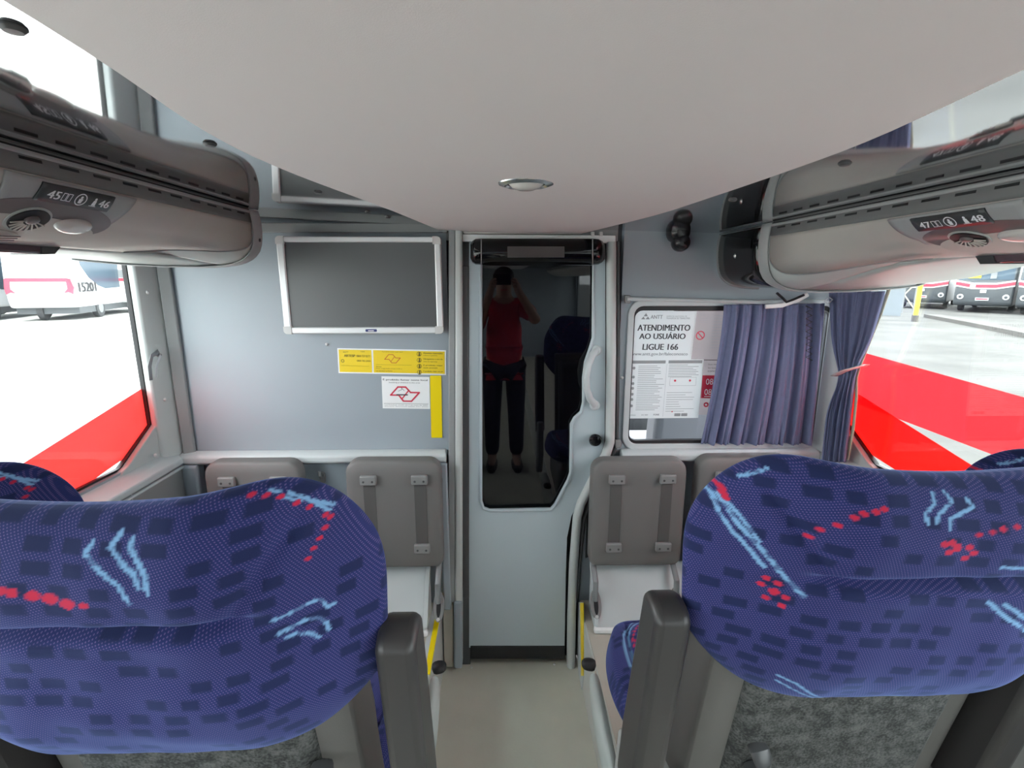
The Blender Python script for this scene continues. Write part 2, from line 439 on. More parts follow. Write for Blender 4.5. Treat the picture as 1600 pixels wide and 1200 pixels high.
def ceil_panel(inset, z0, z1, bow):
    mb = MB(); n = len(YS); m = 13
    vs = []
    for y in YS:
        a, b = smooth_edge(LE, y) + inset, smooth_edge(RE, y) - inset
        for k in range(m):
            t = k / (m - 1); x = a + (b - a) * t
            vs.append((x, y, zc(x) + z0 - bow * (1 - (2 * t - 1) ** 2)))
    lo = len(vs)
    vs += [(x, y, zc(x) + z1) for (x, y, z) in vs]
    f = [(j * m + i, j * m + i + 1, (j + 1) * m + i + 1, (j + 1) * m + i) for j in range(n - 1) for i in range(m - 1)]
    f += [(lo + j * m + i, lo + (j + 1) * m + i, lo + (j + 1) * m + i + 1, lo + j * m + i + 1) for j in range(n - 1) for i in range(m - 1)]
    ring = [i for i in range(m)] + [j * m + m - 1 for j in range(1, n)] + [(n - 1) * m + i for i in range(m - 2, -1, -1)] + [j * m for j in range(n - 2, 0, -1)]
    f += [(ring[i], ring[(i + 1) % len(ring)], lo + ring[(i + 1) % len(ring)], lo + ring[i]) for i in range(len(ring))]
    return mb.add(vs, f)
cp = tag(ceil_panel(0.008, -0.016, 0.0, 0.006).build('ceiling', 'ceiling'), 'matt warm grey hanging ceiling panel over the aisle', kind='structure')
ceil_panel(0.0, -0.008, -0.0005, 0.0).build('edge_trim', 'trim_grey', cp)
# downlight in the middle panel
pd = U(822, 284, Z=EYE + 0.148)
dl = empty('ceiling_downlight', pd)
MB().lathe([(0.030, -0.004), (0.034, -0.007), (0.043, -0.004), (0.046, 0.002), (0.046, 0.006), (0.030, 0.006)], pd, (0, 0, 1), 40).build('bezel', 'chrome', dl)
MB().lathe([(0.0, -0.013), (0.012, -0.0125), (0.022, -0.009), (0.028, -0.003), (0.029, 0.004)], pd, (0, 0, 1), 32).build('lens', 'lamp_lens', dl)
tag(dl, 'small round chrome downlight set in the grey ceiling panel', 'ceiling light')

# side walls with window openings (long coach windows, continuing unseen behind the viewer, lengthened there for light)
def side_wall(side, xw, win, name, lab):
    s = -1 if side < 0 else 1
    t = 0.045 * s
    mb = MB(); zb, zt = win
    def bx(y0, y1, z0, z1): mb.box(min(xw, xw + t), max(xw, xw + t), y0, y1, z0, z1)
    bx(YB, D + 0.04, -0.05, zb); bx(YB, D + 0.04, zt, 1.80)
    bx(1.70, D + 0.04, zb, zt); bx(-0.42, -0.30, zb, zt); bx(YB, YB + 0.1, zb, zt)
    return tag(mb.build(name, 'panel', smooth=False), lab, kind='structure')
WB = 0.935; WT = 1.655
wl = side_wall(-1, XL, (WB, WT), 'wall_left', 'grey coach side wall below and around the window on the TV side')
wr = side_wall(1, XR, (WB - 0.01, WT), 'wall_right', 'grey coach side wall below and around the window on the curtained side')
wb = tag(MB().box(XL - 0.05, XR + 0.05, YB - 0.04, YB, -0.05, 1.8).build('wall_back', 'panel', smooth=False), 'grey rear wall of the coach saloon', kind='structure')
# lower lining, sill and pillar of the TV side
MB().box(XL, -1.125, YB, D, PLAT, 0.885).build('lining_panel', 'trim_grey', wl)
mb = MB(); mb.prism([(XL - 0.01, YB, 0.932), (XL - 0.01, YB, 0.915), (-1.117, YB, 0.878), (-1.117, YB, 0.899)], (0, D - YB - 0.005, 0)); mb.build('sill', 'panel_light', wl, bevel=0.004)
MB().tube([(-1.121, y, 0.868) for y in (YB, 0, 1.70)], 0.005, 8).build('lining_bead', 'panel_light', wl)
q = [U(a, b, X=-1.1235) for a, b in ((60, 800), (148, 771), (204, 768), (210, 790), (206, 800))]
ring = [U(a, b, X=-1.122) for a, b in ((165, 800), (175, 783), (204, 768), (210, 800))]
MB().tube(ring, 0.0022, 6).build('lining_rim', 'panel_light', wl)
# pillar: a curved light cover between window and bulkhead, with a gusset at the sill
def pil(x0, side):
    mb = MB(); s = side
    pr_ = [(x0 + 0.012 * s, 1.655), (x0 - 0.012 * s, 1.652), (x0 - 0.024 * s, 1.672), (x0 - 0.034 * s, 1.705), (x0 - 0.045 * s, D - 0.001), (x0 + 0.012 * s, D - 0.001)]
    mb.prism([(x, y, 0.90) for x, y in pr_], (0, 0, 0.80)); return mb
po = pil(XL, -1).build('pillar_cover', 'pillar', wl, bevel=0.006)
mb = MB(); gp = [(1.664, 0.905), (1.664, 1.04), (1.652, 1.030), (1.505, 0.943), (1.48, 0.935), (1.46, 0.905)]
mb.prism([(XL - 0.028, y, z) for y, z in gp], (0.034, 0, 0)); mb.build('pillar_gusset', 'pillar', wl, bevel=0.003)
for a, b in ((230, 457), (257, 624), (242, 711)):
    p = U(a, b, X=-1.142 if b < 700 else -1.146)
    MB().lathe([(0.006, 0), (0.006, 0.003), (0.003, 0.006), (0, 0.0065)], p, (1, 0, 0), 12).build('screw', 'alu_cap', wl)
MB().prism([(-1.132, D - 0.003, 0.90), (-1.092, D - 0.003, 0.90), (-1.092, D - 0.014, 0.90), (-1.125, D - 0.03, 0.90)], (0, 0, 0.78)).build('corner_trim', 'trim_grey', wl, bevel=0.004)
# kerb side
MB().box(1.180, XR, YB, D, PLAT, 0.88).build('lining_panel', 'trim_grey', wr)
mb = MB(); mb.prism([(XR + 0.01, YB, 0.922), (XR + 0.01, YB, 0.905), (1.165, YB, 0.872), (1.165, YB, 0.892)], (0, D - YB - 0.005, 0)); mb.build('sill', 'panel_light', wr, bevel=0.004)
pil(XR, 1).build('pillar_cover', 'pillar', wr, bevel=0.006)
mb = MB(); mb.prism([(XR - 0.006, y, z - 0.01) for y, z in gp], (0.034, 0, 0)); mb.build('pillar_gusset', 'pillar', wr, bevel=0.003)

# windows: glass, black gasket, red livery film on the outside of the glass
def side_window(n, x, y0, y1, zb, s, lab):
    w = tag(MB().box(x + 0.018 * s, x + 0.022 * s, y0, y1, zb, WT).build('window_%d' % n, 'window_glass', smooth=False), lab, kind='structure') if s > 0 else \
        tag(MB().box(x - 0.022, x - 0.018, y0, y1, zb, WT).build('window_%d' % n, 'window_glass', smooth=False), lab, kind='structure')
    g = MB(); a = x + 0.012 * s; b = x + 0.026 * s; a, b = min(a, b), max(a, b)
    g.box(a, b, y0, y1, zb, zb + 0.007); g.box(a, b, y1 - 0.006, y1, zb, WT); g.box(a, b, y0, y0 + 0.012, zb, WT); g.box(a, b, y0, y1, WT - 0.012, WT)
    g.prism([(a, y1 - 0.006, zb + 0.10), (a, y1 - 0.006, zb + 0.093), (a, y1 - 0.155, zb + 0.006), (a, y1 - 0.168, zb + 0.006)], (b - a, 0, 0))
    g.build('gasket', 'rubber', w, smooth=False)
    return w
w1 = side_window(1, XL, -0.30, 1.66, WB, -1, 'big coach window on the TV side with white coaches outside')
w2 = side_window(2, XR, -0.30, 1.66, WB - 0.01, 1, 'big coach window on the curtained side with dark coaches outside')
side_window(3, XL, YB + 0.1, -0.42, WB, -1, 'rear coach window behind the viewer on the TV side, lengthened for light')
side_window(4, XR, YB + 0.1, -0.42, WB - 0.01, 1, 'rear coach window behind the viewer on the curtained side, lengthened for light')
def band(pts, x, win, m):
    MB().prism([U(a, b, X=x) for a, b in pts], (0.0012 if x > 0 else -0.0012, 0, 0)).build('livery_stripe', m, win, smooth=False)
xg = XL - 0.024
band(((-60, 785), (27, 730), (233, 600), (246, 600), (250, 677), (243, 682), (160, 740), (60, 812)), xg, w1, 'red_film_coral')
xg = XR + 0.024
band(((1330, 609), (1337, 613), (1545, 744), (1700, 842), (1700, 926), (1430, 754), (1325, 687), (1310, 678)), xg, w2, 'red_film')
band(((1330, 546), (1353, 552), (1600, 621), (1720, 655), (1720, 767), (1592, 726), (1410, 657), (1345, 632), (1330, 626)), xg + 0.002, w2, 'red_film_lit')

# ------------------------------------------------------------------ bulkhead
TOPZ = zc(0) + 0.03
wf = tag(MB().box(XL, B(703, 600).x, D, D + 0.035, 0.0, 1.74).build('wall_front', 'panel', smooth=False), 'grey blue front bulkhead with television and curtained window', kind='structure')
# right half: polygon below the window, strips around the window
wx0, wx1 = B(985, 600).x, 1.17
wz0, wz1 = B(1100, 692).z, B(1100, 478).z
jamb = [(962, 352), (961, 690), (953, 712), (912, 800), (905, 935), (903, 1042)]
jp = [B(a, b) for a, b in jamb]
mb = MB()
low = [jp[1], jp[2], jp[3], jp[4], jp[5], Vector((XR, D, 0.0)), Vector((XR, D, wz0)), Vector((jp[1].x, D, wz0))]
low = [Vector((p.x, D, max(0, p.z))) for p in low]
mb.prism(low, (0, 0.035, 0))
mb.box(jp[1].x, wx0, D, D + 0.035, wz0, 1.74); mb.box(wx1, XR, D, D + 0.035, wz0, 1.74); mb.box(wx0, wx1, D, D + 0.035, wz1, 1.74)
mb.build('bulkhead_panel', 'panel', wf, smooth=False)
MB().box(B(703, 600).x, jp[0].x + 0.01, D + 0.004, D + 0.035, B(800, 376).z, 1.74).build('door_head', 'trim_grey', wf, smooth=False)
MB().box(-0.32, wx0 - 0.03, D + 0.036, D + 0.05, 0.0, 1.74).build('light_leak_plate', 'rubber', wf, smooth=False)  # unseen plate added behind the door to stop cab light leaking round it
# ledge mouldings
def ledge(x0, x1, zt, nm):
    pr_ = [(D, zt), (D - 0.035, zt - 0.003), (D - 0.047, zt - 0.012), (D - 0.047, zt - 0.034), (D - 0.03, zt - 0.045), (D, zt - 0.047)]
    MB().prism([(x0, y, z) for y, z in pr_], (x1 - x0, 0, 0)).build(nm, 'panel_light', wf, bevel=0.006, seg=3)
zl = B(500, 702).z
ledge(-1.135, B(699, 703).x, zl, 'ledge')
ledge(B(968, 703).x, 1.165, zl - 0.005, 'ledge')
# raised frames at the sides of the leg-rest recesses
MB().box(-1.13, -1.07, D - 0.05, D, PLAT, zl - 0.04).build('recess_frame', 'panel', wf, bevel=0.012, seg=3)
MB().box(B(700, 800).x - 0.022, B(703, 800).x, D - 0.05, D, PLAT, zl - 0.04).build('recess_frame', 'panel', wf, bevel=0.006)
q = bpoly(((684, 742), (691, 748), (692, 872), (685, 866)), 0.052)
MB().prism(q, (0, 0.004, 0)).build('recess_slot', 'rubber', wf)
q = bpoly(((917, 792), (926, 786), (926, 868), (915, 872)), 0.01)
MB().prism(q, (0, 0.008, 0)).build('recess_slot', 'rubber', wf)
MB().box(1.12, 1.165, D - 0.05, D, PLAT, zl - 0.04).build('recess_frame', 'panel', wf, bevel=0.012, seg=3)
for a, b in ((511, 538), (972, 590), (975, 663), (957, 672)):
    MB().lathe([(0.006, 0), (0.006, 0.003), (0.003, 0.0055), (0, 0.006)], B(a, b), (0, -1, 0), 12).build('screw', 'alu_cap', wf)
# mirror-side coping under the ceiling
MB().box(-1.12, B(700, 355).x, D - 0.012, D, zc(-0.6) - 0.035, zc(-0.6) - 0.004).build('coping', 'trim_grey', wf, bevel=0.003)

# sloping foot boxes under the leg rests
def foot_box(x0, x1, lab):
    y0, z0, y1, z1 = 1.555, PLAT + 0.001, D - 0.053, 0.485
    pr_ = [(y0, z0), (y0 - 0.006, z0 + 0.02), (y0 + 0.012, z0 + 0.038), (y1, z1), (y1, z0)]
    r = empty('foot_box', ((x0 + x1) / 2, 1.63, z0))
    MB().prism([(x0, y, z) for y, z in pr_], (x1 - x0, 0, 0)).build('ramp', 'panel_light', r, bevel=0.012, seg=3)
    MB().box(x0 - 0.004, x1 + 0.004, y0 - 0.012, y0 + 0.01, z0 - 0.0005, z0 + 0.022).build('lip', 'white', r, bevel=0.007, seg=3)
    s0 = [(y0 + 0.0, z0 + 0.03), (y0 + 0.012, z0 + 0.048), (y1, z1 + 0.012), (y1, z1 - 0.02)]
    for x in (x0, x1 - 0.014): MB().prism([(x - 0.001, y, z) for y, z in s0], (0.016, 0, 0)).build('rim', 'panel_light', r, bevel=0.005)
    return tag(r, lab, 'foot box')
foot_box(-1.06, -0.262, 'pale grey sloping foot box under the leg rests below the television')
foot_box(0.335, 1.11, 'pale grey sloping foot box under the leg rests below the front window')

# ------------------------------------------------------------------ front window with gasket
rz = lambda x, z: (x, D - 0.004, z)
win = tag(MB().box(wx0, wx1, D + 0.012, D + 0.016, wz0, wz1).build('window_5', 'cab_glass', smooth=False), 'bulkhead window into the driver cab with notices stuck on it', kind='structure')
o_ = rrect(wx0 - 0.022, wx1 + 0.01, wz0 - 0.022, wz1 + 0.022, 0.05); i_ = rrect(wx0, wx1, wz0, wz1, 0.032)
ring_prism(MB(), o_, i_, lambda x, z: (x, D - 0.008, z), (0, 0.012, 0)).build('window_frame', 'panel_light', win, bevel=0.003)
o_ = rrect(wx0 - 0.002, wx1 + 0.002, wz0 - 0.002, wz1 + 0.002, 0.034); i_ = rrect(wx0 + 0.004, wx1 - 0.006, wz0 + 0.012, wz1 - 0.016, 0.026)
ring_prism(MB(), o_, i_, lambda x, z: (x, D - 0.002, z), (0, 0.018, 0)).build('gasket', 'rubber', win)

# ------------------------------------------------------------------ cab door
dr = empty('door_1', (0.07, D, 0.0)); tag(dr, 'pale grey cab door with a tall dark glass pane and curved handle', kind='structure')
leaf_o = [(733, 372), (946, 372), (945, 690), (937, 716), (893, 802), (885, 900), (882, 1012), (733, 1012)]
pane = [(751, 412), (927, 412), (927, 528), (921, 548), (915, 566), (912, 590), (912, 628), (908, 644), (898, 653), (893, 662), (892, 738), (888, 750), (868, 788), (861, 796), (765, 798), (755, 794), (751, 782)]
# leaf as a ring around the pane: match outer points to inner points
outer = [(733, 372), (946, 372), (946, 520), (946, 545), (946, 566), (946, 590), (945.5, 628), (945, 650), (945, 672), (944, 692), (935, 722), (926, 742), (893, 806), (886, 840), (766, 840), (733, 838), (733, 782)]
mb = MB()
ring_prism(mb, outer, pane, lambda a, b: B(a, b, 0.012), (0, 0.03, 0))
mb.build('door_leaf', 'panel_door', dr, smooth=False)
MB().prism(bpoly([(733, 838), (766, 840), (886, 840), (884, 900), (882, 1012), (733, 1012)], 0.012), (0, 0.03, 0)).build('kick_panel', 'panel_door', dr, smooth=False)
MB().prism(bpoly(pane, -0.006), (0, 0.006, 0)).build('pane', 'door_glass', dr, smooth=False)
# rounded bead around the pane
MB().tube(bpoly(pane, 0.013), 0.0065, 8, closed=True).build('pane_bead', 'panel_door', dr)
MB().prism(bpoly([(735, 1010), (883, 1010), (883, 1030), (735, 1030)], 0.016), (0, 0.012, 0)).build('sill_brush', 'rubber', dr, bevel=0.003)
MB().prism(bpoly([(722, 415), (732, 415), (733, 935), (723, 935)], 0.02), (0, 0.02, 0)).build('edge_seal', 'trim_dark', dr, bevel=0.003)
# handle
hp = [(931, 548), (925, 556), (919, 572), (916, 590), (917, 608), (922, 623), (929, 632)]
dep = [0.018, 0.040, 0.055, 0.060, 0.055, 0.040, 0.018]
h = MB().tube([B(a, b, d) for (a, b), d in zip(hp, dep)], [0.013, 0.0125, 0.0115, 0.011, 0.0115, 0.0125, 0.013], 14).build('handle', 'panel_light', dr)
for a, b in ((932, 547), (929, 633)):
    MB().lathe([(0.018, 0), (0.018, 0.008), (0.012, 0.014)], B(a, b, 0.012), (0, -1, 0), 18).build('mount', 'panel_light', h)
kb = MB().lathe([(0.010, 0.0), (0.010, 0.012), (0.021, 0.018), (0.023, 0.030), (0.018, 0.040), (0.008, 0.043), (0.0, 0.0435)], B(928, 684, 0.012), (0, -1, 0), 24).build('knob', 'gloss_black', dr)
# door posts and bent jamb tube
def post(nm, px0, px1, py0, py1, dy, m, th=0.03, bev=0.004, label=None):
    o = MB().prism(bpoly([(px0, py0), (px1, py0), (px1, py1), (px0, py1)], dy), (0, th, 0)).build(nm, m, dr, bevel=bev, seg=3)
    return o
post('post', 701, 711, 357, 942, 0.045, 'trim_grey', 0.06, 0.003)
post('post', 711, 722, 357, 1045, 0.05, 'pillar', 0.06, 0.008)
post('post', 722, 735, 372, 1040, 0.004, 'trim_dark', 0.02, 0.003)
post('post_shoe', 709, 722, 941, 1046, 0.058, 'panel', 0.02, 0.008)
MB().prism(bpoly([(692, 945), (708, 945), (708, 1043), (694, 1043)], 0.03), (0, 0.02, 0)).build('draught_skirt', 'platform', dr, bevel=0.004)
jt = [B(a, b, 0.022) for a, b in ((955, 378), (955, 560), (953, 690), (946, 712), (908, 786), (902, 806), (896, 880), (893, 960), (892, 1040))]
MB().tube(jt, [(0.017, 0.019)] * len(jt), 14, ell=(1, 0, 0)).build('jamb_tube', 'pillar', dr)
jt2 = [B(a, b, 0.012) for a, b in ((965, 378), (965, 560), (963, 693), (955, 716), (918, 790), (912, 810), (905, 880), (901, 938))]
MB().tube(jt2, [(0.008, 0.013)] * len(jt2), 10, ell=(1, 0, 0)).build('jamb_seal', 'trim_dark', dr)
MB().lathe([(0.005, 0), (0.005, 0.003), (0.002, 0.005), (0, 0.005)], U(737, 1043, Z=0), (0, 0, 1), 10).build('floor_screw', 'alu_cap', dr)
MB().lathe([(0.005, 0), (0.005, 0.003), (0.002, 0.005), (0, 0.005)], U(866, 1038, Z=0), (0, 0, 1), 10).build('floor_screw', 'alu_cap', dr)
# white bar over the door
MB().prism(bpoly([(716, 366), (962, 368), (962, 380), (716, 377)], 0.03), (0, 0.03, 0)).build('header_bar', 'white', dr, bevel=0.002)
MB().prism(bpoly([(724, 361), (895, 362), (895, 366), (724, 365)], 0.035), (0, 0.03, 0)).build('header_rail', 'rack_beige', dr, bevel=0.002)
for a in (924, 937): MB().prism(bpoly([(a, 362), (a + 5, 362), (a + 5, 369), (a, 369)], 0.035), (0, 0.02, 0)).build('header_clip', 'alu_cap', dr, bevel=0.001)
# black destination-display box above the pane
hb = empty('display_box', B(838, 412, 0.03))
prof = [(0.0, 372), (0.055, 374), (0.075, 384), (0.078, 398), (0.065, 410), (0.03, 414), (0.0, 414)]
mb = MB()
def hsec(px, sc_): return [U(px, 393 + (b - 393) * sc_, Y=D - 0.012 - d * sc_) for d, b in prof]
secs = [hsec(735, 0.55), hsec(738, 0.82), hsec(743, 0.97), hsec(752, 1.0), hsec(925, 1.0), hsec(935, 0.97), hsec(941, 0.82), hsec(945, 0.55)]
vs = [p for s_ in secs for p in s_]; n = len(prof)
fs = [(i * n + k, i * n + (k + 1) % n, (i + 1) * n + (k + 1) % n, (i + 1) * n + k) for i in range(len(secs) - 1) for k in range(n)]
mb.add(vs, fs + [tuple(range(n)), tuple(range((len(secs) - 1) * n, len(secs) * n))]).build('housing', 'gloss_black', hb, angle=60)
MB().prism([U(a, b, Y=D - 0.094) for a, b in ((793, 385), (882, 385), (882, 402), (793, 402))], (0, 0.01, 0)).build('display', 'display', hb, smooth=False)
for a in (752, 926): MB().tube([U(a, b, Y=D - 0.013 - d * 1.02) for d, b in prof[1:6]], 0.0018, 6).build('cap_seam', 'trim_grey', hb)
tag(hb, 'glossy black display box mounted over the cab door pane', 'display box')
# ------------------------------------------------------------------ overhead consoles
RACK = {}
def console(s, ws, scs, scale, bl, yend, lab, n1, n2, ysv):
    """Overhead console along one side: s = -1 TV side, +1 kerb side; ws = distance of its top seam from the aisle axis."""
    full = [(0.0, 0.0), (-0.004, -0.018), (-0.006, -0.036), (-0.007, -0.050), (-0.005, -0.080), (0.003, -0.108), (0.022, -0.128), (0.05, -0.141), (0.09, -0.148), (0.15, -0.151), (0.25, -0.149), (0.36, -0.143), (0.50, -0.13)]
    prof = [(0.0, 0.0), (-0.003, -0.018), (-0.004, -0.036), (0.002, -0.048), (0.018, -0.067), (0.040, -0.087), (0.066, -0.106), (0.095, -0.123), (0.13, -0.137), (0.17, -0.146), (0.25, -0.150), (0.36, -0.144), (0.50, -0.13)]
    acc = [0.0]
    for i in range(1, len(prof)): acc.append(acc[-1] + math.dist(prof[i], prof[i - 1]))
    FA = np.array([p[0] for p in full]); FB = np.array([p[1] for p in full])
    A = np.array(acc); PA = np.array([p[0] for p in prof]); PB = np.array([p[1] for p in prof])
    zs = zc(s * ws)
    wall = abs(XL) if s < 0 else XR
    def raw(t, y):
        k = min(1, max(0, (y - yend + bl) / (bl - 0.02))); k = k * k * (3 - 2 * k)
        a = sum(np.interp(t + d, A, PA + (FA - PA) * k) for d in (-0.008, 0, 0.008)) / 3; b = sum(np.interp(t + d, A, PB + (FB - PB) * k) for d in (-0.008, 0, 0.008)) / 3
        q = 1 + ((scs + (scale - scs) * k) - 1) * min(1, max(0, (t - 0.036) / 0.08))
        return min(ws + a, wall - 0.012), b * q
    def S(y, t, off=0.0):
        w, b = raw(t, y)
        if off:
            w1, b1 = raw(t + 0.004, y); w0, b0 = raw(t - 0.004, y)
            tx, tz = w1 - w0, b1 - b0; l = math.hypot(tx, tz) or 1
            w += tz / l * off; b += -tx / l * off
            # normal pointing to the aisle / down
        return Vector((s * w, y, zs + b))
    TS, TF, TE = 0.038, 0.205, A[-1]
    root = empty('overhead_console', (s * (ws + 0.2), 0.0, zs - 0.17 * scale))
    y0 = YB + 0.02
    ny = 40
    def strip(nm, m, t0, t1, ya, yb, off=0.0, nt=8, ny=ny, solid=0.004):
        fa = ya if callable(ya) else (lambda t: ya); fb = yb if callable(yb) else (lambda t: yb)
        mb = MB(); mb.grid(lambda u, v: S(fa(v) + (fb(v) - fa(v)) * u, t0 + (t1 - t0) * v, off), ny, nt)
        return mb.build(nm, m, root, solid=solid, angle=60)
    yc = lambda v: yend - 0.035 - (0.30 if s < 0 else 0.38) * max(0, (v - 0.25) / 0.75) ** 1.6
    strip('seam_strip', 'rack_strip', -0.010, TS, y0, yend - 0.03)
    strip('fascia', 'rack_beige', TS, TF, y0, yc, nt=24)
    # end section: grey cover that wraps the end and the underside
    strip('end_cover', 'rack_grey', TS, TF, lambda v: yc(v) + 0.003, lambda v: yend - 0.012, off=-0.002, nt=24, ny=20)
    strip('underside', 'rack_grey', TF, TE, y0, yend - 0.012, off=-0.002, nt=16)
    mb = MB(); N = 34
    rim = [S(yend - 0.03, TE * i / (N - 1), 0.004) for i in range(N)]
    rim2 = [p + Vector((0, 0.05, 0)) for p in rim]
    inn = [S(yend + 0.02, TE * i / (N - 1), -0.006) for i in range(N)]
    mb.add(rim + rim2 + inn, [(i, i + 1, N + i + 1, N + i) for i in range(N - 1)] + [(N + i, N + i + 1, 2 * N + i + 1, 2 * N + i) for i in range(N - 1)])
    mb.build('end_band', 'rack_service', root, solid=0.003, angle=60)
    cap = [S(yend + 0.016, TE * i / (N - 1), 0.001) for i in range(N)] + [Vector((s * (wall - 0.014), yend + 0.016, zs - 0.002)), Vector((s * ws, yend + 0.016, zs - 0.001))]
    MB().prism(cap, (0, -0.004, 0)).build('end_plate', 'rack_service', root, smooth=False)
    MB().tube([S(yc(v) + 0.001, TS + (TF - TS) * v, 0.002) for v in np.linspace(0, 1, 26)], 0.0022, 6).build('fascia_bead', 'trim_grey', root)
    # air slots: a row of short dark openings under the seam
    y = yend - 0.06
    sl = None
    k = 0
    while y > 0.35:
        mb = MB(); L = 0.036
        mb.prism([S(y - L, 0.016, 0.0028), S(y, 0.016, 0.0028), S(y, 0.0205, 0.0028), S(y - L, 0.0205, 0.0028)], (-s * -0.0008, 0, 0)).build('air_slot', 'rubber', root, smooth=False)
        y -= 0.066
    MB().tube([S(y_, 0.0095, 0.002) for y_ in np.linspace(y0, yend - 0.03, 12)], 0.004, 6).build('seam_bead', 'rack_service', root)
    MB().tube([S(y_, 0.003, 0.002) for y_ in np.linspace(y0, yend - 0.03, 12)], 0.002, 6).build('seam_gap', 'rubber', root)
    # passenger service unit
    dirn = 1 if s < 0 else -1                   # reading direction along the console
    def M(x, t, off=0.0): return S(ysv + dirn * x, t, off)
    t_a, t_b = TS + 0.002, TF + 0.01
    out = []
    for i in range(41):
        v = i / 40
        out.append((v, 0.135 * (0.86 + 0.14 * math.cos(v * 3.1)) if v < 0.45 else 0.135 * (0.86 + 0.14 * math.cos(0.45 * 3.1)) * (1 - 0.35 * ((v - 0.45) / 0.55) ** 2)))
    mb = MB(); mb.grid(lambda u, v: S(ysv + (2 * u - 1) * (0.125 - 0.02 * v), t_a + (0.205 - TS) * 0.55 * v, 0.004), 20, 14)
    mb.build('service_panel', 'rack_service', root, solid=0.004, angle=60)
    ov = lambda rx, rt, cx, ct, off, n=40: [M(cx + rx * math.cos(a * 2 * math.pi / n), ct + rt * math.sin(a * 2 * math.pi / n), off) for a in range(n)]
    ct = TS + 0.078
    def oval(nm, m, rx, rt, cx, ct_, off, par=root, dome=0.0):
        mb = MB(); n = 36; rings = [(1.0, 0.0), (0.93, 0.5), (0.75, 0.85), (0.4, 0.98)]
        vs = []
        for k_, h_ in rings: vs += [M(cx + rx * k_ * math.cos(a * 2 * math.pi / n), ct_ + rt * k_ * math.sin(a * 2 * math.pi / n), off + dome * h_) for a in range(n)]
        vs.append(M(cx, ct_, off + dome))
        f = [(j * n + a, j * n + (a + 1) % n, (j + 1) * n + (a + 1) % n, (j + 1) * n + a) for j in range(3) for a in range(n)] + [(3 * n + a, 3 * n + (a + 1) % n, 4 * n) for a in range(n)]
        vs += [M(cx + rx * math.cos(a * 2 * math.pi / n), ct_ + rt * math.sin(a * 2 * math.pi / n), off - 0.004) for a in range(n)]
        b0 = 4 * n + 1
        f += [(a, (a + 1) % n, b0 + (a + 1) % n, b0 + a) for a in range(n)] + [tuple(b0 + a for a in range(n - 1, -1, -1))]
        return mb.add(vs, f).build(nm, m, par, angle=60)
    bz = oval('bezel', 'rack_recess' if s > 0 else 'rack_recess', 0.128, 0.048, -0.015 if s < 0 else 0.035, ct, 0.0068)
    oval('lower_bezel', 'rack_beige', 0.13, 0.036, -0.03 if s < 0 else 0.05, ct + 0.028, 0.0072)
    vx = -0.045 if s < 0 else -0.005
    vent = oval('air_vent', 'rack_grey', 0.034, 0.030, vx, ct + 0.002, 0.0085)
    oval('vent_core', 'rubber', 0.030, 0.026, vx, ct + 0.002, 0.0105, vent)
    for a in range(9):
        th = math.pi * (0.08 + 0.84 * a / 8)
        p0 = M(vx + 0.012 * math.cos(th), ct + 0.000 + 0.010 * math.sin(th), 0.0125); p1 = M(vx + 0.029 * math.cos(th), ct + 0.002 + 0.025 * math.sin(th), 0.0125)
        MB().tube([p0, p1], 0.0012, 5).build('vent_fin', 'rack_beige', vent)
    oval('vent_hub', 'rack_recess', 0.011, 0.009, vx, ct - 0.002, 0.0125, vent, 0.003)
    oval('reading_lamp', 'lamp_lens', 0.036, 0.018, vx + 0.085, ct + 0.004, 0.0085, root, 0.007)
    oval('call_panel', 'rack_beige', 0.05, 0.015, -0.075 if s < 0 else 0.105, ct + 0.048, 0.0095)
    cpx = -0.075 if s < 0 else 0.105
    for k_ in range(3):
        pts = [M(cpx - 0.03 + 0.075 * q_, ct + 0.040 + 0.006 * k_ + 0.004 * math.sin(q_ * 3), 0.0125) for q_ in np.linspace(0, 1, 8)]
        MB().tube(pts, 0.0011, 5).build('call_button_rim', 'rack_recess', root)
    # hanging tinted lamp cover under the unit
    mb = MB()
    ln = [(-0.10, 0.0), (-0.10, -0.011), (-0.075, -0.019), (0.07, -0.019), (0.098, -0.012), (0.104, 0.0)]
    b0 = M(0, 0.222, 0.0)
    mb.prism([b0 + Vector((-0.016 * s, dirn * (x_ + (0.0 if s < 0 else 0.03)), z_ + 0.008)) for x_, z_ in ln], (0.05 * s, 0, 0)).build('lamp_cover', 'tinted_lens', root, bevel=0.004)
    mb = MB(); mb.prism([b0 + Vector((-0.018 * s, dirn * (x_ + (0.0 if s < 0 else 0.03)), z_ + 0.0075)) for x_, z_ in (((0.062, 0.0), (0.058, -0.019), (0.085, -0.017), (0.105, 0.0)) if s < 0 else ((-0.105, 0.0), (-0.088, -0.02), (-0.06, -0.02), (-0.07, 0.0)))], (0.054 * s, 0, 0)).build('cover_end', 'plate', root)
    # number plate
    px0, px1, tt0, tt1 = (-0.070, 0.070, TS + 0.006, TS + 0.036)
    mb = MB(); mb.grid(lambda u, v: M(px0 + (px1 - px0) * u, tt0 + (tt1 - tt0) * v, 0.0075), 12, 4)
    plate = mb.build('seat_number_plate', 'plate', root, solid=0.003)
    W_ = px1 - px0; H_ = tt1 - tt0
    MM = lambda x, y_, off=0.0: M(px0 + x, tt1 - y_, 0.0095 + off)
    t = MB()
    put_text(MB(), n1, MM, W_ * 0.10, H_ * 0.27, W_ * 0.155, H_ * 0.46, 0.0, 0.0006).build('seat_number', 'ink_white', plate, smooth=False)
    put_text(MB(), n2, MM, W_ * 0.80, H_ * 0.27, W_ * 0.155, H_ * 0.46, 0.0, 0.0006).build('seat_number', 'ink_white', plate, smooth=False)
    t = MB()
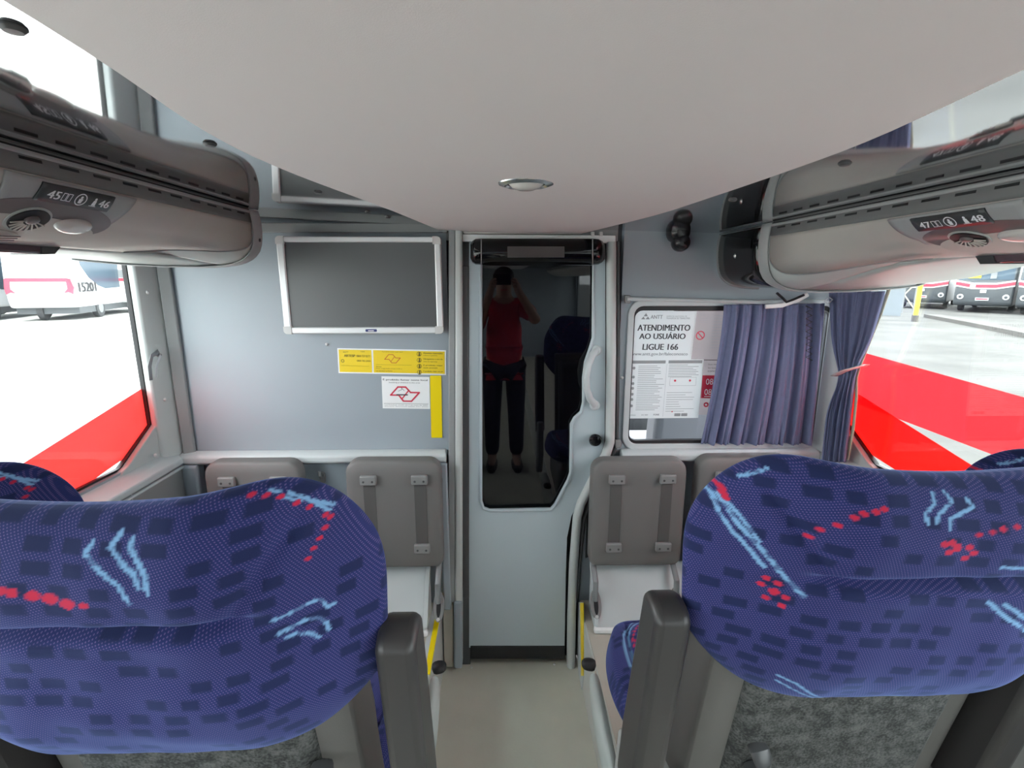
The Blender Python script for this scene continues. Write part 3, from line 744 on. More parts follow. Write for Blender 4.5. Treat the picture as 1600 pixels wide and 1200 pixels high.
    for k_ in range(2):
        x_ = W_ * (0.285 + 0.065 * k_); put_line(t, MM, [(x_, H_ * 0.28), (x_ + W_ * 0.05, H_ * 0.28), (x_ + W_ * 0.05, H_ * 0.7), (x_, H_ * 0.7)], 0.0012, 0.0, True)
    t.build('seat_pictogram', 'ink_white', plate, smooth=False); t = MB()
    cx_, cy_ = W_ * 0.53, H_ * 0.5
    put_ring(t, MM, cx_, cy_, H_ * 0.31, H_ * 0.37, 0.0)
    put_disc(t, MM, cx_, cy_ + H_ * 0.14, H_ * 0.08, 0.0); put_poly(t, MM, [(cx_ - 0.003, cy_ - H_ * 0.22), (cx_ + 0.003, cy_ - H_ * 0.22), (cx_ + 0.004, cy_ + H_ * 0.06), (cx_ - 0.004, cy_ + H_ * 0.06)], 0.0)
    t.build('steward_pictogram', 'ink_white', plate, smooth=False); t = MB()
    fx = W_ * 0.73
    put_disc(t, MM, fx, H_ * 0.68, H_ * 0.08, 0.0); put_poly(t, MM, [(fx - 0.004, H_ * 0.28), (fx + 0.004, H_ * 0.28), (fx + 0.003, H_ * 0.6), (fx - 0.003, H_ * 0.6)], 0.0); put_line(t, MM, [(fx - 0.007, H_ * 0.24), (fx + 0.006, H_ * 0.24)], 0.0012, 0.0)
    t.build('passenger_pictogram', 'ink_white', plate, smooth=False)
    if s > 0:                                   # glossy black end piece reaching the bulkhead
        mb = MB(); mb.grid(lambda u, v: S(yend + 0.024 + (D - 0.006 - yend - 0.024) * u, 0.006 + 0.242 * v, -0.004), 6, 26)
        mb.build('black_end_piece', 'gloss_black', root, solid=0.004, angle=70)
        MB().tube([S(D - 0.012, 0.006 + 0.242 * v, -0.001) for v in np.linspace(0, 1, 20)], 0.004, 6).build('end_piece_bead', 'trim_grey', root)
        MB().grid(lambda u, v: S(yend + 0.024 + (D - 0.006 - yend - 0.024) * u, 0.25 + (TE - 0.25) * v, -0.004), 6, 10).build('end_piece_base', 'rack_service', root, solid=0.004)
        MB().lathe([(0.007, 0), (0.007, 0.002), (0.003, 0.006), (0, 0.0065)], S(1.60, 0.07, -0.003), (-1, 0, -0.1), 12).build('end_piece_screw', 'chrome', root)
        MB().tube([S(y_, 0.006, 0.0) for y_ in (yend + 0.02, D - 0.008)], 0.003, 6).build('end_piece_rail', 'chrome', root)
    else:
        MB().lathe([(0.005, 0), (0.005, 0.002), (0, 0.004)], S(yend + 0.003, 0.075, 0.005), (1, 0, -0.1), 10).build('band_screw', 'trim_dark', root)
    RACK[s] = S
    return tag(root, lab, 'overhead console')
console(-1, 0.675, 0.94, 1.0, 0.24, 1.455, 'beige overhead console with seat plate 45 and 46 above the TV side window', '45', '46', 0.865)
console(1, 0.745, 0.80, 1.22, 0.42, 1.425, 'beige overhead console with glossy black end and seat plate 47 and 48', '47', '48', 0.85)

# ------------------------------------------------------------------ television
yt = D - 0.06
a, b = U(431, 369, Y=yt), U(691, 521, Y=yt)
x0, x1, z0, z1 = U(437, 445, Y=yt).x, U(690, 445, Y=yt).x, b.z, a.z
tv = empty('television', ((x0 + x1) / 2, D - 0.03, z0))
ring_prism(MB(), rrect(x0, x1, z0, z1, 0.012), rrect(x0 + 0.024, x1 - 0.020, z0 + 0.022, z1 - 0.018, 0.002), lambda x, z: (x, yt, z), (0, 0.03, 0)).build('frame', 'alu', tv, bevel=0.004)
MB().box(x0 + 0.023, x1 - 0.019, yt + 0.007, yt + 0.02, z0 + 0.021, z1 - 0.017).build('screen', 'screen', tv, smooth=False)
MB().box(x0 + 0.03, x1 - 0.03, yt + 0.0301, D - 0.001, z0 + 0.03, z1 - 0.03).build('rear_case', 'trim_dark', tv, bevel=0.005)
for cx, cz, sx, sz in ((x0, z0, 1, 1), (x1, z0, -1, 1), (x0, z1, 1, -1), (x1, z1, -1, -1)):
    xa, xb = sorted((cx - 0.0015 * sx, cx + 0.026 * sx)); za, zb = sorted((cz - 0.0015 * sz, cz + 0.024 * sz))
    xa2, xb2 = (xa, xb); r4 = [0.001] * 4
    idx = {(1, 1): 0, (-1, 1): 1, (-1, -1): 2, (1, -1): 3}[(sx, sz)]; r4[idx] = 0.013
    MB().prism([(x, yt - 0.002, z) for x, z in rrect(xa, xb, za, zb, r4)], (0, 0.033, 0)).build('corner_cap', 'alu_cap', tv, bevel=0.002)
Mtv, _, _ = sheet((x0, yt, z0), (x1, yt, z0), (x0, yt, z1), (0, -1, 0))
lg = MB().prism([Mtv(x, y, 0.0006) for x, y in rrect(0.545 * (x1 - x0) - 0.018, 0.545 * (x1 - x0) + 0.020, 0.006, 0.015, 0.003)], (0, 0.001, 0)).build('brand_badge', 'plate', tv, smooth=False)
MATS['badge_blue'] = mat('badge_blue', (0.02, 0.03, 0.16), 0.3); lg.data.materials[0] = MATS['badge_blue']
put_rect(MB(), Mtv, 0.545 * (x1 - x0) - 0.009, 0.0085, 0.019, 0.0025, 0.0012).build('badge_mark', 'ink_white', tv, smooth=False)
tag(tv, 'switched-off flat television with silver frame on the bulkhead', 'television')

# ------------------------------------------------------------------ stickers beside the television
def sticker(nm, corners, m, lab, cat, th=0.001):
    """corners: lower left, lower right, upper left in picture positions on the bulkhead."""
    c = [B(*p, 0.0016) for p in corners]
    M, W, H = sheet(c[0], c[1], c[2], (0, -1, 0))
    o = MB().prism([M(0, 0), M(W, 0), M(W, H), M(0, H)], (0, th, 0)).build(nm, m, smooth=False)
    tag(o, lab, cat)
    return o, M, W, H
o, M, W, H = sticker('notice_sticker', ((529, 583), (697, 586), (527, 544)), 'white', 'long yellow passenger notice with small print under the television', 'sticker')
y = MB(); put_rect(y, M, 0.012 * W, 0.05 * H, 0.30 * W, 0.90 * H, 0.0006); put_rect(y, M, 0.328 * W, 0.05 * H, 0.66 * W, 0.90 * H, 0.0006); y.build('yellow_field', 'yellow', o, smooth=False)
t = MB()
put_text(t, 'ANTT', M, 0.05 * W, 0.82 * H, 0.05 * W, 0.06 * H); put_text(t, '166', M, 0.215 * W, 0.86 * H, 0.035 * W, 0.05 * H)
put_text(t, 'ARTESP', M, 0.06 * W, 0.66 * H, 0.10 * W, 0.10 * H, bold=0.0004); put_text(t, '0800 727 8377', M, 0.175 * W, 0.66 * H, 0.125 * W, 0.09 * H)
put_text(t, '0800 703 2030', M, 0.175 * W, 0.48 * H, 0.125 * W, 0.07 * H); put_ring(t, M, 0.045 * W, 0.50 * H, 0.004, 0.0058)
for k in range(5): put_rect(t, M, 0.03 * W, (0.30 - 0.0 * k) * H, 0.26 * W, 0.006 * H)
put_text(t, 'É proibido fumar neste local', M, 0.41 * W, 0.87 * H, 0.19 * W, 0.05 * H)
put_rect(t, M, 0.35 * W, 0.37 * H, 0.33 * W, 0.008 * H)
put_text(t, 'Aviso', M, 0.35 * W, 0.27 * H, 0.05 * W, 0.055 * H); put_text(t, 'Pena: a legislação prevê multa e', M, 0.35 * W, 0.19 * H, 0.24 * W, 0.055 * H); put_text(t, 'Lei estadual antifumo', M, 0.35 * W, 0.10 * H, 0.15 * W, 0.055 * H)
for k, (l1, l2) in enumerate((('Assentos reservados', 'a idosos e gestantes'), ('Obrigatório o uso do', 'cinto de segurança'), ('É proibido viajar', 'com animais'), ('É proibido viajar em pé', ''))):
    yy = (0.86 - 0.245 * k) * H
    put_text(t, l1, M, 0.79 * W, yy - 0.02 * H, 0.18 * W, 0.07 * H, bold=0.0002)
    if l2: put_text(t, l2, M, 0.79 * W, yy - 0.115 * H, 0.13 * W, 0.06 * H)
    put_ring(t, M, 0.752 * W, yy - 0.03 * H, 0.0068, 0.0082, 0.0013)
    put_poly(t, M, [(0.752 * W - 0.003, yy - 0.12 * H), (0.752 * W + 0.004, yy - 0.10 * H), (0.752 * W + 0.003, yy + 0.04 * H), (0.752 * W - 0.001, yy + 0.05 * H)], 0.0013)
t.build('lettering', 'ink_brown', o, smooth=False)
def wavy_mark(M, cx, cy, w, h, lw):
    """Hollow folded-ribbon emblem used by the no-smoking notices."""
    P = lambda u, v: (cx + u * w, cy + v * h)
    t = MB()
    put_line(t, M, [P(-0.5, -0.08), P(-0.24, 0.5), P(0.03, 0.5), P(0.20, 0.12), P(0.5, 0.12), P(0.22, -0.5), P(-0.06, -0.5), P(-0.22, -0.08)], lw, 0.0013, True)
    put_line(t, M, [P(0.13, 0.26), P(-0.10, -0.32)], lw * 0.8, 0.0014)
    return t
wavy_mark(M, 0.505 * W, 0.62 * H, 0.145 * W, 0.33 * H, 0.0026).build('emblem', 'ink_orange', o, smooth=False)
o, M, W, H = sticker('no_smoking_sticker', ((598, 638), (672, 639), (596, 588)), 'white', 'white no-smoking sticker with red outlined emblem under the yellow notice', 'sticker')
t = MB(); put_text(t, 'É proibido fumar neste local', M, 0.03 * W, 0.865 * H, 0.93 * W, 0.075 * H, bold=0.0003); put_text(t, 'Smoking prohibited in this area', M, 0.15 * W, 0.79 * H, 0.65 * W, 0.045 * H)
put_rect(t, M, 0.30 * W, 0.42 * H, 0.24 * W, 0.035 * H, 0.0016)
put_line(t, M, [(0.34 * W, 0.55 * H), (0.42 * W, 0.60 * H), (0.41 * W, 0.66 * H), (0.47 * W, 0.56 * H)], 0.0012, 0.0016)
t.build('lettering', 'ink_dark', o, smooth=False)
t = MB(); put_rect(t, M, 0.03 * W, 0.155 * H, 0.94 * W, 0.012 * H); put_text(t, 'Lei Estadual 13.541 de 7 de maio de 2009', M, 0.05 * W, 0.10 * H, 0.9 * W, 0.035 * H); put_text(t, 'Disque denúncia 0800 771 3541', M, 0.05 * W, 0.05 * H, 0.9 * W, 0.03 * H); t.build('small_print', 'ink_grey', o, smooth=False)
wavy_mark(M, 0.48 * W, 0.46 * H, 0.60 * W, 0.44 * H, 0.0052).build('emblem', 'ink_red', o, smooth=False)
c = [B(*p, 0.0028) for p in ((674, 684), (691, 684), (672, 587))]
M, W, H = sheet(c[0], c[1], c[2], (0, -1, 0))
tag(MB().prism([M(x, y_) for x, y_ in rrect(0, W, 0, H, 0.003)], (0, 0.001, 0)).build('marker_strip', 'yellow_bright', smooth=False), 'plain upright yellow strip beside the white no-smoking sticker', 'sticker')

# ------------------------------------------------------------------ folding leg rests
def leg_rest(px0, px1, py0, py1, yf, lab, arms=True):
    p0 = U(px0, py0, Y=yf); p1 = U(px1, py0, Y=yf)
    zt = p0.z; zb = zt - 0.405; x0, x1 = p0.x, p1.x
    r = empty('leg_rest', ((x0 + x1) / 2, yf + 0.03, zb))
    mb = MB()
    ol = rrect(x0, x1, zb, zt, [0.028, 0.028, 0.045, 0.045], 6)
    cx, cz = (x0 + x1) / 2, (zb + zt) / 2
    n = len(ol); vs = []; lay = [(1.0, 0.052), (1.0, 0.014), (0.985, 0.006), (0.95, 0.0015), (0.80, -0.001), (0.4, -0.002)]
    for k, dy in lay: vs += [(cx + (x - cx) * k, yf + dy, cz + (z - cz) * k) for x, z in ol]
    f = [(j * n + i, j * n + (i + 1) % n, (j + 1) * n + (i + 1) % n, (j + 1) * n + i) for j in range(len(lay) - 1) for i in range(n)]
    f += [tuple(range(n)), tuple(range((len(lay) - 1) * n, len(lay) * n))]
    mb.add(vs, f).build('pad', 'vinyl', r, angle=60)
    W = x1 - x0; H = zt - zb
    for u in (0.25, 0.785):
        xc = x0 + W * u
        MB().box(xc - 0.021, xc + 0.021, yf - 0.0035, yf + 0.002, zb + H * 0.22, zt - H * 0.17).build('strap', 'vinyl_strap', r, bevel=0.0015)
        for v in (0.845, 0.205):
            zc_ = zb + H * v
            bk = MB().box(xc - 0.028, xc + 0.028, yf - 0.017, yf - 0.001, zc_ - 0.018, zc_ + 0.016).build('buckle', 'buckle', r, bevel=0.004)
            for dx in (-0.015, 0.015): MB().lathe([(0.004, 0), (0.004, 0.001), (0, 0.002)], (xc + dx, yf - 0.0172, zc_ - 0.004), (0, -1, 0), 8).build('buckle_rivet', 'trim_dark', bk)
    if arms:
        for x in (x0 + 0.020, x1 - 0.018):
            zz = PLAT + 0.10; yb = 1.597
            MB().tube([(x, yf + 0.035, zb + 0.06), (x, yf + 0.028, zb - 0.01), (x, 1.605, zz + 0.07), (x, yb, zz)], 0.0105, 10).build('arm', 'steel_tube', r)
            nrm = Vector((0, -0.82, 0.57))
            br = MB(); e = Vector((0, 0.57, 0.82))
            o0 = Vector((x + 0.002, 1.600, PLAT + 0.083))
            ol2 = [(0.020 * math.cos(t_), 0.052 * math.sin(t_)) for t_ in np.linspace(0, 2 * math.pi, 24, endpoint=False)]
            br.prism([o0 + Vector((a_, 0, 0)) + e * b_ + nrm * -0.002 for a_, b_ in ol2], nrm * 0.010)
            bo = br.build('bracket', 'buckle', r, bevel=0.003)
            br = MB(); br.prism([o0 + Vector((a_ * 0.4, 0, 0)) + e * (b_ * 0.62 - 0.004) + nrm * 0.008 for a_, b_ in ol2], nrm * 0.001).build('bracket_slot', 'rubber', bo, smooth=False)
            MB().lathe([(0.006, 0), (0.006, 0.003), (0, 0.005)], o0 - e * 0.042 + nrm * 0.008, nrm, 10).build('bracket_screw', 'alu_cap', bo)
    return tag(r, lab, 'leg rest')
leg_rest(315, 466, 724, 890, D - 0.115, 'grey padded folding leg rest in the corner under the television')
leg_rest(537, 687, 722, 893, D - 0.115, 'grey padded folding leg rest right beside the straight door post under the yellow strip')
leg_rest(927, 1076, 721, 890, D - 0.115, 'grey padded folding leg rest with straps next to the bent door jamb below the notices')
leg_rest(1094, 1243, 716, 880, D - 0.105, 'grey padded folding leg rest half hidden behind the seat below the curtain')

# hooks between the leg rests
def coat_hook(px, py, lab):
    p = B(px, py, 0.0)
    r = empty('coat_hook', p)
    MB().prism([p + Vector((x, -0.001, z)) for x, z in rrect(-0.010, 0.010, -0.028, 0.016, 0.009)], (0, -0.007, 0)).build('base', 'buckle', r, bevel=0.002)
    MB().tube([p + Vector((0, -0.006, 0.006)), p + Vector((0, -0.024, 0.004)), p + Vector((0, -0.034, 0.014)), p + Vector((0, -0.034, 0.030))], [0.006, 0.006, 0.0055, 0.005], 10).build('prong', 'buckle', r)
    return tag(r, lab, 'hook')
coat_hook(505, 743, 'small grey hook between the two leg rests below the television')
coat_hook(1099, 731, 'small grey hook between the two leg rests below the curtain')

# curtain tie loop on the TV side pillar
pt = U(240, 556, X=XL + 0.02)
r = empty('curtain_tie', pt)
MB().tube([pt + Vector((0.004, 0.02, 0.0)), pt + Vector((0.014, 0.0, 0.012)), pt + Vector((0.012, -0.025, 0.004)), pt + Vector((0.006, -0.035, -0.03)), pt + Vector((0.005, -0.036, -0.075))], [(0.003, 0.010)] * 5, 8, ell=(1, 0, 0)).build('strap', 'steel_tube', r)
MB().tube([pt + Vector((0.010, 0.018, -0.002)), pt + Vector((0.020, 0.0, -0.004)), pt + Vector((0.018, -0.018, -0.03)), pt + Vector((0.012, -0.024, -0.07))], [(0.002, 0.008)] * 4, 8, ell=(1, 0, 0)).build('loop', 'cord', r)
MB().lathe([(0.007, 0), (0.007, 0.004), (0.003, 0.008)], pt + Vector((0.004, 0.02, 0.0)), (1, 0, 0), 12).build('stud', 'buckle', r)
tag(r, 'grey curtain tie loop hanging on the pillar of the TV side window', 'curtain tie')

# dome camera under the ceiling beside the black end piece
pc = U(1062, 368, Y=D - 0.05)
r = empty('security_camera', pc)
MB().tube([pc + Vector((0, 0.05, 0.012)), pc + Vector((0, 0.018, 0.012)), pc + Vector((0, -0.012, 0.010)), pc + Vector((0, -0.026, 0.008))], [0.037, 0.038, 0.034, 0.018], 20).build('housing', 'camera_black', r, sub=1)
MB().tube([pc + Vector((0.006, 0.03, -0.022)), pc + Vector((0.006, 0.0, -0.022)), pc + Vector((0.006, -0.018, -0.022)), pc + Vector((0.006, -0.030, -0.021))], [0.030, 0.031, 0.027, 0.014], 20).build('eyeball', 'camera_black', r, sub=1)
MB().lathe([(0.006, 0.0), (0.006, 0.004), (0.0, 0.005)], pc + Vector((0.012, -0.031, -0.024)), (0.2, -1, -0.1), 12).build('lens', 'gloss_black', r)
tag(r, 'small dark rounded security camera on the bulkhead under the ceiling', 'camera')

# ------------------------------------------------------------------ notices on the front window
dyp = -0.009
def notice(nm, c, m, lab, dy=dyp):
    c = [B(*p, dy) for p in c]
    M, W, H = sheet(c[0], c[1], c[2], (0, -1, 0))
    o = MB().prism([M(0, 0), M(W, 0), M(W, H), M(0, H)], (0, 0.0006, 0)).build(nm, m, smooth=False)
    return tag(o, lab, 'notice'), M, W, H
o, M, W, H = notice('phone_notice', ((984, 562), (1080, 562), (991, 486)), 'paper', 'white sheet with bold black lettering at the top of the front window')
MH = lambda x, y_, off=0.0: M(x, y_, off)
t = MB()
put_text(t, 'ATENDIMENTO', M, 0.08 * W, 0.60 * H, 0.84 * W, 0.125 * H, bold=0.0009); put_text(t, 'AO USUÁRIO', M, 0.12 * W, 0.43 * H, 0.74 * W, 0.145 * H, bold=0.0009)
put_text(t, 'LIGUE 166', M, 0.19 * W, 0.205 * H, 0.57 * W, 0.125 * H, bold=0.0009)
t.build('lettering', 'ink_dark', o, smooth=False)
t = MB(); put_text(t, 'www.antt.gov.br/faleconosco', M, 0.01 * W, 0.07 * H, 0.92 * W, 0.085 * H, bold=0.0003); put_text(t, 'ANTT', M, 0.27 * W, 0.845 * H, 0.19 * W, 0.075 * H, bold=0.0004)
put_text(t, 'AGÊNCIA NACIONAL DE', M, 0.52 * W, 0.885 * H, 0.33 * W, 0.03 * H); put_text(t, 'TRANSPORTES TERRESTRES', M, 0.52 * W, 0.84 * H, 0.38 * W, 0.03 * H)
put_poly(t, M, [(0.12 * W, 0.835 * H), (0.185 * W, 0.835 * H), (0.155 * W, 0.89 * H)]); put_poly(t, M, [(0.19 * W, 0.835 * H), (0.26 * W, 0.835 * H), (0.225 * W, 0.89 * H)]); put_poly(t, M, [(0.157 * W, 0.895 * H), (0.223 * W, 0.895 * H), (0.19 * W, 0.96 * H)])
t.build('heading', 'ink_grey', o, smooth=False)
o, M, W, H = notice('rules_notice', ((979, 654), (1091, 653), (985, 562)), 'paper', 'white sheet of rules in fine print in two columns on the front window', dyp - 0.0008)
t = MB(); put_rect(t, M, 0.02 * W, 0.935 * H, 0.46 * W, 0.05 * H); put_rect(t, M, 0.52 * W, 0.935 * H, 0.46 * W, 0.05 * H)
put_rect(t, M, 0.66 * W, 0.035 * H, 0.085 * W, 0.05 * H); put_rect(t, M, 0.755 * W, 0.035 * H, 0.085 * W, 0.05 * H)
for k, v in enumerate((0.86, 0.71, 0.60, 0.52, 0.42, 0.33, 0.22)):
    put_ring(t, M, 0.055 * W, v * H, 0.0035, 0.0052); put_rect(t, M, 0.045 * W, (v - 0.014) * H, 0.02 * W, 0.028 * H)
put_text(t, 'ENTIDADE', M, 0.05 * W, 0.05 * H, 0.07 * W, 0.02 * H); put_text(t, 'SAC 0800', M, 0.20 * W, 0.05 * H, 0.09 * W, 0.025 * H); put_text(t, 'FONE', M, 0.37 * W, 0.05 * H, 0.08 * W, 0.03 * H, bold=0.0004)
t.build('heading', 'ink_grey', o, smooth=False)
t = MB(); rnd = random.Random(3)
for k in range(26):
    v = 0.89 - k * 0.031
    if v > 0.12: put_rect(t, M, 0.115 * W, v * H, W * (0.22 + 0.15 * rnd.random()), 0.007 * H)
for k in range(8): put_rect(t, M, 0.53 * W, (0.905 - 0.028 * k) * H, W * (0.25 + 0.18 * rnd.random()), 0.007 * H)
for k in range(9): put_rect(t, M, 0.53 * W, (0.44 - 0.04 * k) * H, W * (0.15 + 0.25 * rnd.random()), 0.006 * H)
put_line(t, M, [(0.56 * W, 0.56 * H), (0.92 * W, 0.56 * H), (0.92 * W, 0.70 * H), (0.56 * W, 0.70 * H)], 0.0007, 0.001, True)
put_rect(t, M, 0.50 * W, 0.03 * H, 0.0006, 0.9 * H)
t.build('small_print', 'ink_grey', o, smooth=False)
t = MB(); put_disc(t, M, 0.63 * W, 0.645 * H, 0.004); put_disc(t, M, 0.835 * W, 0.645 * H, 0.004); put_disc(t, M, 0.625 * W, 0.115 * H, 0.0025); t.build('red_mark', 'ink_red', o, smooth=False)
o, M, W, H = notice('smoking_notice', ((1077, 562), (1136, 562), (1086, 486)), 'paper_thin', 'thin see-through sheet with a red no-smoking circle beside the bold sheet', dyp - 0.0012)
t = MB(); put_ring(t, M, 0.21 * W, 0.505 * H, 0.0125, 0.016); put_line(t, M, [(0.21 * W - 0.0095, 0.505 * H + 0.0095), (0.21 * W + 0.0095, 0.505 * H - 0.0095)], 0.0035, 0.0014); t.build('prohibition_sign', 'ink_red', o, smooth=False)
t = MB(); put_text(t, '56', M, 0.14 * W, 0.90 * H, 0.14 * W, 0.05 * H); put_rect(t, M, 0.14 * W, 0.85 * H, 0.22 * W, 0.01 * H); put_rect(t, M, 0.14 * W, 0.81 * H, 0.22 * W, 0.01 * H); put_rect(t, M, 0.14 * W, 0.77 * H, 0.22 * W, 0.01 * H)
for k in range(12): put_rect(t, M, 0.50 * W, (0.90 - 0.06 * k) * H, 0.45 * W, 0.012 * H)
put_text(t, 'LEI 166', M, 0.08 * W, 0.21 * H, 0.18 * W, 0.03 * H); t.build('lettering', 'ink_grey', o, smooth=False)
o, M, W, H = notice('complaints_notice', ((1092, 648), (1150, 648), (1098, 563)), 'paper_thin', 'thin sheet with a red telephone number box half behind the curtain', dyp - 0.0012)
t = MB(); put_rect(t, M, 0.02 * W, 0.31 * H, 0.96 * W, 0.42 * H); put_ring(t, M, 0.17 * W, 0.19 * H, 0.004, 0.0095); t.build('red_box', 'ink_red', o, smooth=False)
t = MB(); put_text(t, '0800 166', M, 0.12 * W, 0.56 * H, 0.75 * W, 0.11 * H, 0.0018); put_text(t, '0800 727', M, 0.10 * W, 0.37 * H, 0.77 * W, 0.11 * H, 0.0018); put_rect(t, M, 0.10 * W, 0.335 * H, 0.5 * W, 0.012 * H, 0.0018); t.build('telephone_number', 'ink_white', o, smooth=False)
t = MB()
for k, s_ in enumerate(('Sua viagem', 'foi boa? Fale', 'conosco')): put_text(t, s_, M, 0.15 * W, (0.91 - 0.06 * k) * H, 0.36 * W, 0.03 * H)
t.build('lettering', 'ink_dark', o, smooth=False)

# ------------------------------------------------------------------ curtains
# rail across the front window
r = empty('curtain_rail', B(1130, 470, 0.03))
MB().tube([B(980, 467, 0.028), B(1110, 470, 0.028), B(1180, 472, 0.03), B(1222, 471, 0.035)], (0.0065), 8).build('rail', 'panel_light', r)
MB().tube([B(1196, 479, 0.05), B(1222, 477, 0.055), B(1248, 468, 0.06), B(1262, 460, 0.06)], [(0.008, 0.005)] * 4, 8, ell=(0, 0, 1)).build('rail_bend', 'white', r)
for a, b in ((980, 467), (965, 691)):
    MB().prism([B(a + x, b + z, 0.012) for x, z in ((-6, -6), (3, -6), (5, 0), (3, 7), (-5, 7))], (0, -0.018, 0)).build('rail_end', 'buckle', r, bevel=0.003)
tag(r, 'thin pale curtain rail along the top of the front window', 'curtain rail')
def pleat(t, n, seed):
    rn = random.Random(seed); ph = [rn.uniform(0, 6.28) for _ in range(4)]
    return 0.55 * math.sin(t * n * 6.283 + ph[0] + 0.9 * math.sin(t * 9 + ph[1])) + 0.3 * math.sin(t * n * 1.9 * 6.283 + ph[2]) + 0.15 * math.sin(t * n * 3.3 * 6.283 + ph[3])
def front_curtain():
    tl, tr, bl, brr = (1132, 476), (1290, 474), (1096, 694), (1268, 694)
    def fn(u, v):
        a = (tl[0] + (tr[0] - tl[0]) * u, tl[1] + (tr[1] - tl[1]) * u); c = (bl[0] + (brr[0] - bl[0]) * u, bl[1] + (brr[1] - bl[1]) * u)
        e = v ** 1.35
        px = a[0] + (c[0] - a[0]) * e; py = a[1] + (c[1] - a[1]) * v
        amp = 0.015 + 0.009 * v
        g = pleat(u + 0.03 * v * math.sin(5 * u), 7, 5)
        gather = 0.004 * math.sin(u * 30 * 6.283) * max(0, (v - 0.86) / 0.14) + 0.003 * math.sin(u * 34 * 6.283) * max(0, (0.10 - v) / 0.10)
        p = U(px, py, Y=D - 0.034)
        return Vector((p.x, p.y - amp * g - gather, p.z))
    return MB().grid(fn, 220, 60)
r = empty('front_curtain', B(1180, 694, 0.034))
front_curtain().build('cloth', 'curtain', r, solid=0.0015, angle=80)
z = [B(1264 + (5 if k % 2 else -5) , 478 + 5.0 * k, 0.056) for k in range(18)]
MB().tube(z, 0.0022, 5).build('lacing', 'plate', r)
MB().tube([U(1293, 466, Y=D - 0.07), U(1288, 472, Y=D - 0.07), U(1294, 475, Y=D - 0.07), U(1301, 468, Y=D - 0.07), U(1296, 465, Y=D - 0.07)], 0.0022, 6).build('cord_end', 'cord', r)
tag(r, 'violet grey pleated curtain hanging across the front window', 'curtain')
# side curtain tied back in the corner
def side_curtain():
    L = lambda v: np.interp(v, [0, 0.3, 0.46, 0.52, 0.7, 1.0], [1296, 1300, 1310, 1312, 1292, 1284])
    R = lambda v: np.interp(v, [0, 0.3, 0.46, 0.52, 0.7, 1.0], [1386, 1362, 1338, 1336, 1332, 1322])
    T = lambda u, v: 455 + (722 - 455) * v
    def fn(u, v):
        vv = v; l, r_ = float(np.mean([L(vv + d) for d in (-0.05, 0, 0.05)])), float(np.mean([R(vv + d) for d in (-0.05, 0, 0.05)]))
        px = l + (r_ - l) * u; py = T(u, v)
        # the cloth runs from the bulkhead corner along the window
        x = 1.125 + 0.025 * u
        p = U(px, py, X=x)
        y = min(p.y, D - 0.03)
        g = pleat(u, 5, 11); amp = 0.012 * (1 - 0.6 * math.exp(-((v - 0.48) / 0.06) ** 2))
        return Vector((x - amp * g, y - 0.4 * amp * g, p.z))
    return MB().grid(fn, 120, 60)
r = empty('side_curtain', U(1300, 722, X=1.13))
side_curtain().build('cloth', 'curtain', r, solid=0.0015, angle=80)
e = [U(px, py, X=1.158) for px, py in ((1389, 452), (1376, 490), (1360, 530), (1343, 572), (1338, 590), (1338, 620), (1333, 670), (1324, 718))]
MB().tube(e, [(0.003, 0.007)] * len(e), 8, ell=(1, 0, 0)).build('lining_edge', 'curtain_lining', r)
MB().tube([U(1304, 587, X=1.10), U(1318, 580, X=1.09), U(1335, 575, X=1.12), U(1347, 572, X=1.16), U(1353, 572, X=1.19)], [(0.003, 0.013)] * 5, 8, ell=(0, 0, 1)).build('tie_band', 'rack_grey', r)
tag(r, 'dark violet grey curtain gathered by a tie in the corner of the side window', 'curtain')
# rubber grab strap under the console corner
r = empty('rubber_strap', U(1225, 470, Y=D - 0.1))
MB().tube([U(1214, 458, Y=D - 0.1), U(1222, 465, Y=D - 0.1), U(1229, 472, Y=D - 0.1), U(1240, 468, Y=D - 0.1), U(1256, 461, Y=D - 0.1)], [(0.004, 0.006)] * 5, 8, ell=(0, 0, 1)).build('strap', 'rubber', r)
tag(r, 'short black rubber strap under the glossy black console end', 'strap')
# ------------------------------------------------------------------ passenger seats
def hash2(a, b):
    h = np.sin(a * 127.1 + b * 311.7) * 43758.5453
    return h - np.floor(h)
def dashes(x, z, pitch=0.021, length=0.037):
    """Rows of short dark woven dashes, each present or not."""
    row = np.floor(z / pitch + 0.3 * np.sin(x * 14)); fz = z / pitch + 0.3 * np.sin(x * 14) - row
    xx = x / length + hash2(row, row * 0 + 3.1) * 3; cell = np.floor(xx); fx = xx - cell
    on = hash2(row, cell) > 0.36
    lo = 0.12 + 0.12 * hash2(row + 5, cell); hi = 0.72 + 0.25 * hash2(row, cell + 9)
    e = 0.06
    m = np.clip((fx - lo) / e, 0, 1) * np.clip((hi - fx) / e, 0, 1) * np.clip((fz - 0.16) / 0.10, 0, 1) * np.clip((0.90 - fz) / 0.10, 0, 1)
    return np.where(on, m, 0.0)
def seg_dist(x, z, pts):
    d = np.full(x.shape, 9.0)
    for (ax, az), (bx, bz) in zip(pts[:-1], pts[1:]):
        vx, vz = bx - ax, bz - az; l2 = vx * vx + vz * vz + 1e-9
        t = np.clip(((x - ax) * vx + (z - az) * vz) / l2, 0, 1)
        d = np.minimum(d, np.hypot(x - ax - t * vx, z - az - t * vz))
    return d
